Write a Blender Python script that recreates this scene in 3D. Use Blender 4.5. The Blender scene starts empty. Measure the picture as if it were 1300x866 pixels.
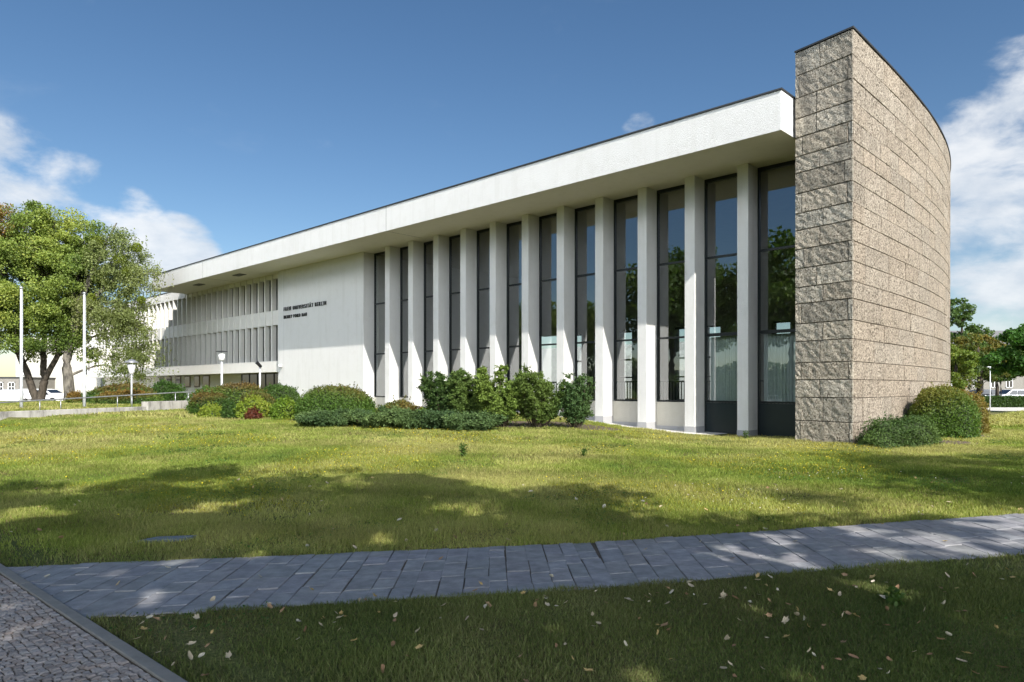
import bpy, bmesh, math, random
import numpy as np
from mathutils import Vector, Matrix
R = math.radians
random.seed(7)
rng = np.random.default_rng(7)
sc = bpy.context.scene
COL = sc.collection

# ------------------------------------------------------------------ camera
cam_d = bpy.data.cameras.new('camera'); cam = bpy.data.objects.new('camera', cam_d); COL.objects.link(cam)
CH = 1.6
F = 900.0                     # focal length in pixels of the 1300 px wide photograph
cam.location = (0, 0, CH); cam.rotation_euler = (R(90), 0, 0)
cam_d.sensor_width = 36; cam_d.lens = F / 1300 * 36; cam_d.shift_y = 59 / 1300
cam_d.clip_start = 0.05; cam_d.clip_end = 3000
sc.camera = cam
# ------------------------------------------------------------------ light
SUN_EL = 38.6; SUN_AZ = 154.2     # clockwise from +Y
sd = Vector((math.sin(R(SUN_AZ)) * math.cos(R(SUN_EL)), math.cos(R(SUN_AZ)) * math.cos(R(SUN_EL)), math.sin(R(SUN_EL))))
sl = bpy.data.lights.new('sun', 'SUN'); sl.energy = 3.5; sl.angle = R(0.55); sl.color = (1.0, 0.955, 0.88)
so = bpy.data.objects.new('sun', sl); COL.objects.link(so); so.location = (20, -30, 40)
so.rotation_euler = sd.to_track_quat('Z', 'Y').to_euler()
sc.view_settings.view_transform = 'Standard'; sc.view_settings.look = 'None'
sc.view_settings.exposure = 1.06; sc.view_settings.gamma = 1.0
sc.cycles.max_bounces = 8; sc.cycles.transparent_max_bounces = 12; sc.cycles.use_denoising = True
sc.cycles.caustics_reflective = False; sc.cycles.caustics_refractive = False

def nd(nt, typ, **kw):
    n = nt.nodes.new(typ)
    for k, v in kw.items():
        if k == 'inp':
            for a, b in v.items(): n.inputs[a].default_value = b
        else: setattr(n, k, v)
    return n

def mathn(nt, op, a, b=None, c=None, clamp=False):
    n = nt.nodes.new('ShaderNodeMath'); n.operation = op; n.use_clamp = clamp
    for i, v in enumerate((a, b, c)):
        if v is None: continue
        if isinstance(v, (int, float)): n.inputs[i].default_value = v
        else: nt.links.new(v, n.inputs[i])
    return n.outputs[0]

def build_world():
    w = bpy.data.worlds.new('World'); sc.world = w; w.use_nodes = True
    nt = w.node_tree; nt.nodes.clear(); L = nt.links.new
    out = nd(nt, 'ShaderNodeOutputWorld'); bg = nd(nt, 'ShaderNodeBackground')
    bg.inputs['Strength'].default_value = 0.13
    sky = nd(nt, 'ShaderNodeTexSky'); sky.sky_type = 'NISHITA'; sky.sun_disc = False
    sky.sun_elevation = R(SUN_EL); sky.sun_rotation = R(SUN_AZ)
    sky.air_density = 1.0; sky.dust_density = 0.3; sky.ozone_density = 1.6; sky.altitude = 100
    tc = nd(nt, 'ShaderNodeTexCoord')
    nz = nd(nt, 'ShaderNodeVectorMath', operation='NORMALIZE'); L(tc.outputs['Generated'], nz.inputs[0])
    sep = nd(nt, 'ShaderNodeSeparateXYZ'); L(nz.outputs[0], sep.inputs[0])
    # flattened coordinates so the clouds foreshorten towards the horizon
    mp = nd(nt, 'ShaderNodeMapping'); mp.inputs['Scale'].default_value = (1, 1, 1.9); L(nz.outputs[0], mp.inputs[0])
    n1 = nd(nt, 'ShaderNodeTexNoise', inp={'Scale': 7.5, 'Detail': 10.0, 'Roughness': 0.58, 'Distortion': 0.2}); L(mp.outputs[0], n1.inputs['Vector'])
    n2 = nd(nt, 'ShaderNodeTexNoise', inp={'Scale': 2.1, 'Detail': 4.0, 'Roughness': 0.5}); L(mp.outputs[0], n2.inputs['Vector'])
    def lobe(px, py, rad_deg, gain):
        d = Vector(((px - 650) / F, 1.0, (492 - py) / F)).normalized()
        dp = nd(nt, 'ShaderNodeVectorMath', operation='DOT_PRODUCT'); L(nz.outputs[0], dp.inputs[0]); dp.inputs[1].default_value = d
        mr = nd(nt, 'ShaderNodeMapRange', interpolation_type='SMOOTHERSTEP')
        L(dp.outputs['Value'], mr.inputs['Value'])
        mr.inputs['From Min'].default_value = math.cos(R(rad_deg)); mr.inputs['From Max'].default_value = math.cos(R(rad_deg * .35))
        mr.inputs['To Max'].default_value = gain
        return mr.outputs['Result']
    lobes = [lobe(90, 255, 5.2, .85), lobe(150, 288, 4.6, .9), lobe(215, 328, 4.6, 1.0), lobe(0, 245, 6, .8), lobe(-170, 330, 11, .8), lobe(1280, 175, 4.6, .85), lobe(1285, 320, 6.0, .95),
             lobe(1290, 375, 4.5, .8), lobe(1420, 240, 14, 1.0), lobe(812, 166, 1.9, .5), lobe(-1400, 330, 26, .75)]
    acc = lobes[0]
    for l in lobes[1:]: acc = mathn(nt, 'MAXIMUM', acc, l)
    # bright clouds added out of view behind the camera as fill light
    # low ones on the right, higher ones left, clear of the mirrored sky
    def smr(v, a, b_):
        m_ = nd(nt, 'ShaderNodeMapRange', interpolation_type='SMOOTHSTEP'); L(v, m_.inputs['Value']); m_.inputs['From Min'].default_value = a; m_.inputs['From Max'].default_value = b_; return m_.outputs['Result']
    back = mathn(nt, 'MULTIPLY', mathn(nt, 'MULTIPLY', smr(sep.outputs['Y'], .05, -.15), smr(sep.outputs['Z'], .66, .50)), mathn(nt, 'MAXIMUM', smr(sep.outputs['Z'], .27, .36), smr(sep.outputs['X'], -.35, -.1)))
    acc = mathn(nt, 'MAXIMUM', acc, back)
    dens = mathn(nt, 'ADD', mathn(nt, 'MULTIPLY', acc, 0.62), mathn(nt, 'MULTIPLY', mathn(nt, 'SUBTRACT', n1.outputs['Fac'], 0.5), 1.9))
    dens = mathn(nt, 'ADD', dens, mathn(nt, 'MULTIPLY', mathn(nt, 'SUBTRACT', n2.outputs['Fac'], 0.5), 0.5))
    mr = nd(nt, 'ShaderNodeMapRange', interpolation_type='SMOOTHSTEP'); L(dens, mr.inputs['Value'])
    mr.inputs['From Min'].default_value = 0.20; mr.inputs['From Max'].default_value = 0.66
    up = nd(nt, 'ShaderNodeMapRange'); L(sep.outputs['Z'], up.inputs['Value']); up.inputs['From Min'].default_value = 0.0; up.inputs['From Max'].default_value = .03
    fac = mathn(nt, 'MULTIPLY', mr.outputs['Result'], up.outputs['Result'])
    gate = nd(nt, 'ShaderNodeMapRange', interpolation_type='SMOOTHSTEP'); L(acc, gate.inputs['Value']); gate.inputs['From Min'].default_value = .02; gate.inputs['From Max'].default_value = .45; gate.inputs['To Min'].default_value = .10
    fac = mathn(nt, 'MULTIPLY', mathn(nt, 'MULTIPLY', fac, gate.outputs['Result']), 0.86)
    # cloud body: white tops and blue-grey undersides
    n3 = nd(nt, 'ShaderNodeTexNoise', inp={'Scale': 7.0, 'Detail': 6.0, 'Roughness': 0.6})
    off = nd(nt, 'ShaderNodeVectorMath', operation='ADD'); L(mp.outputs[0], off.inputs[0]); off.inputs[1].default_value = (0, 0, .09); L(off.outputs[0], n3.inputs['Vector'])
    cr = nd(nt, 'ShaderNodeValToRGB'); L(n3.outputs['Fac'], cr.inputs[0])
    cr.color_ramp.elements[0].position = .36; cr.color_ramp.elements[0].color = (3.7, 3.75, 3.8, 1)
    cr.color_ramp.elements[1].position = .66; cr.color_ramp.elements[1].color = (2.2, 2.5, 2.9, 1)
    hs = nd(nt, 'ShaderNodeHueSaturation', inp={'Saturation': 1.18, 'Value': 0.43}); L(sky.outputs[0], hs.inputs['Color'])
    fill_gain = mathn(nt, 'ADD', 1.0, mathn(nt, 'MULTIPLY', back, 5.4)); vm = nd(nt, 'ShaderNodeVectorMath', operation='SCALE'); L(cr.outputs[0], vm.inputs[0]); L(fill_gain, vm.inputs['Scale'])  # added clouds boosted to brighten the shaded walls
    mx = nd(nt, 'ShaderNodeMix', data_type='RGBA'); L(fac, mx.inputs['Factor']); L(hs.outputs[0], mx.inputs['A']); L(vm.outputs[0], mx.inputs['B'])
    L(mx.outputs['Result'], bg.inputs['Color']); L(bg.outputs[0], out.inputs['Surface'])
build_world()

# ------------------------------------------------------------------ helpers
def sm(a, b, v):
    u = np.clip((v - a) / (b - a), 0, 1); return u * u * (3 - 2 * u)
WA = np.array([-18.9, 26.0]); WB = np.array([-16.5, 36.8])       # low concrete wall line
wdir = (WB - WA) / np.linalg.norm(WB - WA); wnrm = np.array([-wdir[1], wdir[0]])   # wnrm points away to the left
def terrain(x, y):
    x = np.asarray(x, float); y = np.asarray(y, float)
    z = .45 * sm(12, 32, y) * sm(6.2, 1, x)
    z = z - .07 * np.exp(-(((x - 7.4) / 2.0) ** 2 + ((y - 23.6) / 1.8) ** 2))
    sdist = (x - WA[0]) * wnrm[0] + (y - WA[1]) * wnrm[1]
    beh = sm(0.05, .25, sdist)
    zb = .62 - .72 * sm(47, 60, y)
    z = z * (1 - beh) + zb * beh * sm(14, 24, y) + z * beh * (1 - sm(14, 24, y))
    z = np.where(beh < .5, z * (1 - .75 * sm(45, 60, y)), z)
    return z
def tz(x, y): return float(terrain(x, y))

def tag(o, label=None, cat=None, group=None, kind=None):
    if label: o['label'] = label
    if cat: o['category'] = cat
    if group: o['group'] = group
    if kind: o['kind'] = kind
    return o
def link(name, me, mat=None, parent=None):
    o = bpy.data.objects.new(name, me); COL.objects.link(o)
    if mat is not None: me.materials.append(mat)
    if parent is not None: o.parent = parent
    return o
def empty(name, loc, rz=0):
    o = bpy.data.objects.new(name, None); COL.objects.link(o); o.location = loc; o.rotation_euler = (0, 0, rz); o.empty_display_size = .3
    return o
def copy_tree(o, parent=None):
    c = o.copy(); COL.objects.link(c); c.parent = parent
    for ch in list(o.children): copy_tree(ch, c)
    return c
def npmesh(name, V, Fq, cols=None, smooth=False):
    """V (n,3); Fq (m,k) int array with k = 3 or 4"""
    me = bpy.data.meshes.new(name); n = len(V); m, k = Fq.shape
    me.vertices.add(n); me.vertices.foreach_set('co', np.ascontiguousarray(V, dtype=np.float32).ravel())
    me.loops.add(m * k); me.loops.foreach_set('vertex_index', Fq.astype(np.int32).ravel())
    me.polygons.add(m); me.polygons.foreach_set('loop_start', np.arange(0, m * k, k, dtype=np.int32))
    me.update(calc_edges=True)
    me.polygons.foreach_set('use_smooth', np.full(m, bool(smooth)))
    if cols is not None:
        a = me.color_attributes.new('col', 'FLOAT_COLOR', 'POINT')
        c4 = np.ones((n, 4), dtype=np.float32); c4[:, :3] = cols; a.data.foreach_set('color', c4.ravel())
    return me
class MB:
    def __init__(s): s.v = []; s.f = []
    def quadv(s, *p):
        b = len(s.v); s.v += [tuple(q) for q in p]; s.f.append(tuple(range(b, b + len(p))))
    def box(s, x0, x1, y0, y1, z0, z1):
        s.hexa([(x0, y0), (x1, y0), (x1, y1), (x0, y1)], z0, z1)
    def hexa(s, poly, z0, z1):
        """prism over a plan polygon (counter-clockwise or not), z0/z1 may be lists"""
        n = len(poly); b = len(s.v)
        a = sum(poly[i][0] * poly[(i + 1) % n][1] - poly[(i + 1) % n][0] * poly[i][1] for i in range(n))
        if a < 0: poly = poly[::-1]
        s.v += [(p[0], p[1], z0) for p in poly] + [(p[0], p[1], z1) for p in poly]
        s.f.append(tuple(b + i for i in range(n))[::-1]); s.f.append(tuple(b + n + i for i in range(n)))
        for i in range(n):
            j = (i + 1) % n; s.f.append((b + i, b + j, b + n + j, b + n + i))
    def tube(s, pts, rad, n=8, cap=True):
        pts = [Vector(p) for p in pts]; b = len(s.v)
        if isinstance(rad, (int, float)): rad = [rad] * len(pts)
        up = Vector((0, 0, 1))
        for i, p in enumerate(pts):
            d = (pts[min(i + 1, len(pts) - 1)] - pts[max(i - 1, 0)]).normalized()
            a = d.cross(up)
            if a.length < 1e-3: a = d.cross(Vector((1, 0, 0)))
            a.normalize(); c = a.cross(d)
            for k in range(n):
                t = 2 * math.pi * k / n
                s.v.append(tuple(p + (a * math.cos(t) + c * math.sin(t)) * rad[i]))
        for i in range(len(pts) - 1):
            for k in range(n):
                k2 = (k + 1) % n
                s.f.append((b + i * n + k, b + i * n + k2, b + (i + 1) * n + k2, b + (i + 1) * n + k))
        if cap:
            s.f.append(tuple(b + k for k in range(n))[::-1]); s.f.append(tuple(b + (len(pts) - 1) * n + k for k in range(n)))
    def lathe(s, prof, c=(0, 0, 0), n=16):
        b = len(s.v)
        for r, z in prof:
            for k in range(n):
                t = 2 * math.pi * k / n; s.v.append((c[0] + r * math.cos(t), c[1] + r * math.sin(t), c[2] + z))
        for i in range(len(prof) - 1):
            for k in range(n):
                k2 = (k + 1) % n; s.f.append((b + i * n + k, b + i * n + k2, b + (i + 1) * n + k2, b + (i + 1) * n + k))
    def build(s, name, mat, parent=None, smooth=False, bevel=0, fix=True):
        me = bpy.data.meshes.new(name); me.from_pydata(s.v, [], s.f); me.update()
        if fix or bevel:
            bm = bmesh.new(); bm.from_mesh(me)
            if bevel:
                bmesh.ops.remove_doubles(bm, verts=bm.verts, dist=1e-5)
                es = [e for e in bm.edges if len(e.link_faces) == 2 and e.calc_face_angle(0) > .5]
                bmesh.ops.bevel(bm, geom=es, offset=bevel, segments=2, affect='EDGES', profile=.5)
            bmesh.ops.recalc_face_normals(bm, faces=bm.faces); bm.to_mesh(me); bm.free()
        if smooth:
            for p in me.polygons: p.use_smooth = True
        return link(name, me, mat, parent)

# ------------------------------------------------------------------ materials
def base_mat(name, rough=.7, spec=.3):
    m = bpy.data.materials.new(name); m.use_nodes = True; nt = m.node_tree
    p = nt.nodes['Principled BSDF']; p.inputs['Roughness'].default_value = rough; p.inputs['Specular IOR Level'].default_value = spec
    return m, nt, p
def ramp(nt, src, stops):
    cr = nd(nt, 'ShaderNodeValToRGB'); nt.links.new(src, cr.inputs[0]); e = cr.color_ramp.elements
    while len(e) < len(stops): e.new(.5)
    for i, (pos, c) in enumerate(stops): e[i].position = pos; e[i].color = (*c, 1)
    return cr.outputs[0]
def mixc(nt, fac, a, b, mode='MIX'):
    mx = nd(nt, 'ShaderNodeMix', data_type='RGBA', blend_type=mode)
    for s, v in (('Factor', fac), ('A', a), ('B', b)):
        if isinstance(v, (int, float)): mx.inputs[s].default_value = v
        elif isinstance(v, tuple): mx.inputs[s].default_value = (*v, 1)
        else: nt.links.new(v, mx.inputs[s])
    return mx.outputs['Result']
def noise(nt, scale, detail=4, rough=.55, vec=None, dist=0):
    n = nd(nt, 'ShaderNodeTexNoise', inp={'Scale': scale, 'Detail': detail, 'Roughness': rough, 'Distortion': dist})
    if vec is not None: nt.links.new(vec, n.inputs['Vector'])
    return n.outputs['Fac']
def wpos(nt, scale=(1, 1, 1)):
    g = nd(nt, 'ShaderNodeNewGeometry'); mp = nd(nt, 'ShaderNodeMapping'); mp.inputs['Scale'].default_value = scale
    nt.links.new(g.outputs['Position'], mp.inputs[0]); return mp.outputs[0]
def bump(nt, p, h, strength=.3, dist=.01):
    b = nd(nt, 'ShaderNodeBump', inp={'Strength': strength, 'Distance': dist}); nt.links.new(h, b.inputs['Height']); nt.links.new(b.outputs[0], p.inputs['Normal'])

def m_plaster(name, c, streak=.25, bstr=.35):
    m, nt, p = base_mat(name, .85, .2)
    big = noise(nt, .5, 5, .6, wpos(nt)); st = noise(nt, 1.0, 5, .65, wpos(nt, (3.2, 3.2, .25)))
    fine = noise(nt, 26, 5, .75, wpos(nt))
    c2 = tuple(v * .84 for v in c); c3 = (c[0] * .80, c[1] * .79, c[2] * .76)
    a = mixc(nt, mathn(nt, 'MULTIPLY', big, .5), c, c2)
    sfac = ramp(nt, st, [(.5, (0, 0, 0)), (.75, (1, 1, 1))])
    b = mixc(nt, mathn(nt, 'MULTIPLY', sfac, streak), a, c3)
    blot = noise(nt, 2.3, 6, .7, wpos(nt)); b = mixc(nt, ramp(nt, blot, [(.5, (0, 0, 0)), (.72, (.30, .30, .30))]), b, (c[0] * .78, c[1] * .77, c[2] * .73))
    ff = mixc(nt, mathn(nt, 'MULTIPLY', fine, .16), b, (c[0] * .55, c[1] * .55, c[2] * .55))
    nt.links.new(ff, p.inputs['Base Color']); bump(nt, p, fine, bstr + .25, .03)
    return m
M = {}
M['plaster'] = m_plaster('white_render', (.76, .75, .73), .5)
M['soffit'] = m_plaster('bounce_tinted_render', (.84, .79, .68), .25)  # white render with light bounced off the lawn painted in as cream
M['wing'] = m_plaster('wing_render', (.80, .775, .73), .18)
M['plinth'] = m_plaster('grey_plinth', (.42, .42, .43), .3)
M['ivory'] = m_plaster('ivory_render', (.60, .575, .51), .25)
M['far_wall'] = m_plaster('far_render', (.25, .235, .21), .3)

def simple(name, c, rough=.5, metal=0, spec=.4, var=.15, vs=3.0):
    m, nt, p = base_mat(name, rough, spec); p.inputs['Metallic'].default_value = metal
    n = noise(nt, vs, 4, .6, wpos(nt)); col = mixc(nt, n, tuple(v * (1 - var) for v in c), tuple(min(1, v * (1 + var)) for v in c))
    nt.links.new(col, p.inputs['Base Color']); return m
M['frame'] = simple('dark_frame', (.012, .016, .017), .35)
M['coping'] = simple('dark_coping', (.03, .032, .035), .5)
M['panel'] = simple('dark_panel', (.014, .022, .025), .3)
M['steel'] = simple('galvanised_steel', (.42, .43, .44), .42, .7)
M['pole'] = simple('white_pole', (.62, .64, .66), .4, .2)
M['blackm'] = simple('black_metal', (.015, .015, .016), .4)
M['letter'] = simple('bronze_letters', (.035, .035, .035), .45, .3)
M['tyre'] = simple('rubber', (.012, .012, .012), .8)
M['roofgrey'] = simple('grey_roof', (.17, .165, .165), .8, vs=1.0)
M['interior_wall'] = simple('interior_wall', (.38, .35, .30), .8)
M['interior_floor'] = simple('interior_floor', (.12, .10, .085), .35)
M['interior_ceil'] = simple('interior_ceiling', (.16, .13, .10), .8)
M['wood'] = simple('interior_wood', (.16, .10, .05), .5)
M['dimroom'] = simple('room_behind', (.035, .035, .035), .8)
M['vent'] = simple('soffit_grille', (.16, .15, .13), .6)
M['blind'] = simple('blind_cloth', (.55, .62, .60), .8)
M['pavewhite'] = simple('light_paving', (.55, .53, .48), .85, var=.1, vs=2)
M['soil'] = simple('bare_soil', (.105, .08, .055), .95, var=.4, vs=5)
M['pebble'] = simple('pale_gravel', (.52, .50, .46), .9, var=.3, vs=14)

def m_glass(name, tint, ior=1.85, rough=0.0):
    m = bpy.data.materials.new(name); m.use_nodes = True; nt = m.node_tree; nt.nodes.clear()
    out = nd(nt, 'ShaderNodeOutputMaterial'); tr = nd(nt, 'ShaderNodeBsdfTransparent'); gl = nd(nt, 'ShaderNodeBsdfGlossy')
    tr.inputs[0].default_value = (*tint, 1); gl.inputs['Roughness'].default_value = rough; gl.inputs['Color'].default_value = (.93, .97, 1, 1)
    # slight waviness of the panes
    n = noise(nt, .9, 1, .5, wpos(nt)); b = nd(nt, 'ShaderNodeBump', inp={'Strength': .12, 'Distance': .01}); nt.links.new(n, b.inputs['Height'])
    nt.links.new(b.outputs[0], gl.inputs['Normal'])
    fr = nd(nt, 'ShaderNodeFresnel', inp={'IOR': ior}); mx = nd(nt, 'ShaderNodeMixShader')
    # Fresnel node gives total reflection seen from the back of a single sheet; use the facing-independent geometry
    g = nd(nt, 'ShaderNodeNewGeometry'); dp = nd(nt, 'ShaderNodeVectorMath', operation='DOT_PRODUCT')
    nt.links.new(g.outputs['Incoming'], dp.inputs[0]); nt.links.new(g.outputs['Normal'], dp.inputs[1])
    c = mathn(nt, 'ABSOLUTE', dp.outputs['Value']); om = mathn(nt, 'SUBTRACT', 1.0, c, clamp=True); p5 = mathn(nt, 'POWER', om, 4.2)
    r0 = ((ior - 1) / (ior + 1)) ** 2 * 1.7
    f = mathn(nt, 'ADD', r0, mathn(nt, 'MULTIPLY', p5, 1 - r0), clamp=True)
    nt.nodes.remove(fr)
    nt.links.new(f, mx.inputs[0]); nt.links.new(tr.outputs[0], mx.inputs[1]); nt.links.new(gl.outputs[0], mx.inputs[2])
    nt.links.new(mx.outputs[0], out.inputs[0]); return m
M['glass'] = m_glass('window_glass', (.78, .82, .81), 2.25)
M['glass_far'] = m_glass('rear_glass', (.86, .88, .88), 1.35)
M['darkglass'], _nt, _p = base_mat('dark_glass', .06, .9); _p.inputs['Base Color'].default_value = (.012, .014, .016, 1)

def m_vcol(name, rough=.6, trans=.35, spec=.25, gain=1.0):
    m, nt, p = base_mat(name, rough, spec); out = nt.nodes['Material Output']
    a = nd(nt, 'ShaderNodeVertexColor', layer_name='col')
    nt.links.new(a.outputs[0], p.inputs['Base Color'])
    if trans > 0:
        t = nd(nt, 'ShaderNodeBsdfTranslucent'); tc = mixc(nt, 1.0, a.outputs[0], (1.25, 1.25, .55), 'MULTIPLY'); nt.links.new(tc, t.inputs[0])
        mx = nd(nt, 'ShaderNodeMixShader'); mx.inputs[0].default_value = trans
        nt.links.new(p.outputs[0], mx.inputs[1]); nt.links.new(t.outputs[0], mx.inputs[2]); nt.links.new(mx.outputs[0], out.inputs[0])
    return m
M['leaf'] = m_vcol('leaf', .5, .38, .3)
M['needle'] = m_vcol('needle', .6, .15, .25)
M['blade'] = m_vcol('grass_blade', .6, .35, .2)
M['dryleaf'] = m_vcol('dry_leaf', .75, .15, .15)

def m_bark(name, c, c2, sc_=6):
    m, nt, p = base_mat(name, .9, .15)
    n = noise(nt, sc_, 6, .65, wpos(nt, (1, 1, .35))); nt.links.new(ramp(nt, n, [(.35, c2), (.6, c)]), p.inputs['Base Color']); bump(nt, p, n, .8, .03); return m
M['bark'] = m_bark('dark_bark', (.085, .07, .055), (.035, .03, .024))
M['birchbark'] = m_bark('birch_bark', (.22, .20, .165), (.05, .045, .04), 4)
M['twig'] = m_bark('twig_bark', (.10, .08, .055), (.05, .04, .03), 10)

def m_stone(name, side):
    m, nt, p = base_mat(name, .92, .12)
    a = nd(nt, 'ShaderNodeVertexColor', layer_name='col'); pos = wpos(nt)
    n1 = noise(nt, 5, 6, .62, pos); n2 = noise(nt, 17, 6, .72, pos); n3 = noise(nt, 60, 3, .7, pos)
    st = noise(nt, 2.2, 4, .6, wpos(nt, (1.0, 1.0, .16)))
    if side:   # split-faced, weathered end of the wall
        c = ramp(nt, n2, [(.36, (.11, .095, .075)), (.44, (.42, .37, .30)), (.56, (.64, .58, .48)), (.72, (.74, .69, .58))])
        sf = ramp(nt, st, [(.46, (0, 0, 0)), (.68, (1, 1, 1))]); g = nd(nt, 'ShaderNodeNewGeometry'); sp = nd(nt, 'ShaderNodeSeparateXYZ'); nt.links.new(g.outputs['Position'], sp.inputs[0])
        hi = nd(nt, 'ShaderNodeMapRange'); nt.links.new(sp.outputs['Z'], hi.inputs['Value']); hi.inputs['From Min'].default_value = 3.0; hi.inputs['From Max'].default_value = 12.0; hi.inputs['To Min'].default_value = .2; hi.inputs['To Max'].default_value = 1.0
        c = mixc(nt, mathn(nt, 'MULTIPLY', sf, hi.outputs['Result']), c, (.20, .185, .16))
        c = mixc(nt, 1.0, c, a.outputs[0], 'MULTIPLY')
        vor = nd(nt, 'ShaderNodeTexVoronoi', inp={'Scale': 20.0, 'Randomness': 1.0}); nt.links.new(wpos(nt, (1, 1, .6)), vor.inputs['Vector'])
        h = mathn(nt, 'ADD', mathn(nt, 'MULTIPLY', n2, 1.6), mathn(nt, 'MULTIPLY', vor.outputs['Distance'], .5))
        h = mathn(nt, 'ADD', h, mathn(nt, 'MULTIPLY', n3, .3)); bump(nt, p, h, 1.0, .07)
    else:
        c = ramp(nt, n2, [(.39, (.06, .046, .034)), (.455, (.24, .20, .155)), (.56, (.40, .345, .275)), (.70, (.56, .50, .42))])
        c = mixc(nt, ramp(nt, n1, [(.42, (0, 0, 0)), (.66, (.55, .55, .55))]), c, (.30, .25, .20))
        vor = nd(nt, 'ShaderNodeTexVoronoi', inp={'Scale': 7.0, 'Randomness': 1.0}); nt.links.new(pos, vor.inputs['Vector'])
        vr = nd(nt, 'ShaderNodeTexVoronoi', inp={'Scale': 18.0, 'Randomness': 1.0}); nt.links.new(pos, vr.inputs['Vector'])
        pit = ramp(nt, vor.outputs['Distance'], [(.16, (1, 1, 1)), (.34, (0, 0, 0))])
        gate = ramp(nt, noise(nt, 3.3, 3, .6, pos), [(.40, (0, 0, 0)), (.52, (1, 1, 1))])
        pit2 = ramp(nt, vr.outputs['Distance'], [(.20, (1, 1, 1)), (.42, (0, 0, 0))])
        pf = mathn(nt, 'MAXIMUM', mathn(nt, 'MULTIPLY', pit, gate), mathn(nt, 'MULTIPLY', pit2, mathn(nt, 'ADD', mathn(nt, 'MULTIPLY', gate, .35), .45)))
        c = mixc(nt, ramp(nt, noise(nt, 2.6, 7, .75, wpos(nt, (1, 1, .5))), [(.50, (0, 0, 0)), (.64, (.5, .5, .5))]), c, (.20, .17, .135))
        c = mixc(nt, mathn(nt, 'MULTIPLY', pf, .85), c, (.085, .07, .055))
        c = mixc(nt, 1.0, c, a.outputs[0], 'MULTIPLY')
        h = mathn(nt, 'SUBTRACT', mathn(nt, 'MULTIPLY', n2, .9), pf); h = mathn(nt, 'ADD', h, mathn(nt, 'MULTIPLY', n3, .3)); bump(nt, p, h, .8, .03)
    nt.links.new(c, p.inputs['Base Color']); return m
M['stone'] = m_stone('shell_limestone', False)
M['stone_end'] = m_stone('split_limestone', True)
M['mortar'] = simple('dark_joint', (.13, .115, .095), .95, vs=20)

def m_ground():
    m, nt, p = base_mat('lawn_ground', .95, .1); pos = wpos(nt)
    a = noise(nt, .22, 4, .6, pos); b = noise(nt, 1.3, 5, .65, pos); c = noise(nt, 30, 3, .7, pos)
    col = ramp(nt, a, [(.35, (.11, .13, .04)), (.5, (.17, .18, .06)), (.68, (.24, .21, .09))])
    col = mixc(nt, ramp(nt, b, [(.45, (0, 0, 0)), (.7, (.7, .7, .7))]), col, (.12, .105, .055))
    col = mixc(nt, ramp(nt, c, [(.4, (0, 0, 0)), (.65, (.8, .8, .8))]), col, (.05, .065, .02))
    nt.links.new(col, p.inputs['Base Color']); bump(nt, p, c, .8, .03); return m
M['ground'] = m_ground()
def m_slate():
    m, nt, p = base_mat('blue_slate', .62, .35); pos = wpos(nt)
    a = nd(nt, 'ShaderNodeVertexColor', layer_name='col')
    n = noise(nt, 7, 6, .65, pos); n2 = noise(nt, 50, 4, .7, pos); n3 = noise(nt, 1.1, 3, .5, pos)
    col = ramp(nt, n, [(.3, (.165, .168, .176)), (.7, (.35, .348, .355))])
    col = mixc(nt, mathn(nt, 'MULTIPLY', n3, .35), col, (.15, .148, .142)); col = mixc(nt, 1.0, col, a.outputs[0], 'MULTIPLY')
    sp = ramp(nt, n2, [(.62, (0, 0, 0)), (.75, (.4, .4, .4))]); col = mixc(nt, sp, col, (.3, .3, .3))
    nt.links.new(col, p.inputs['Base Color']); bump(nt, p, mathn(nt, 'ADD', n, mathn(nt, 'MULTIPLY', n2, .3)), .5, .012); return m
M['slate'] = m_slate()
def m_cobble():
    m, nt, p = base_mat('mosaic_stones', .8, .25); a = nd(nt, 'ShaderNodeVertexColor', layer_name='col'); n = noise(nt, 90, 4, .7, wpos(nt))
    c = mixc(nt, mathn(nt, 'MULTIPLY', n, .5), a.outputs[0], (.10, .095, .09)); nt.links.new(c, p.inputs['Base Color']); bump(nt, p, n, .5, .006); return m
M['cobble'] = m_cobble()
M['asphalt'] = simple('asphalt', (.055, .055, .058), .9, var=.35, vs=60)
M['kerb'] = simple('kerb_stone', (.22, .21, .19), .85, var=.3, vs=12)
def m_concrete():
    m, nt, p = base_mat('weathered_concrete', .9, .15)
    a = noise(nt, 1.5, 5, .7, wpos(nt, (1, 1, .3))); b = noise(nt, 14, 5, .7, wpos(nt))
    c = ramp(nt, a, [(.38, (.20, .19, .175)), (.5, (.44, .42, .385)), (.7, (.56, .54, .50))]); c = mixc(nt, mathn(nt, 'MULTIPLY', b, .4), c, (.22, .21, .19))
    nt.links.new(c, p.inputs['Base Color']); bump(nt, p, b, .4, .01); return m
M['concrete'] = m_concrete()

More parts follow.
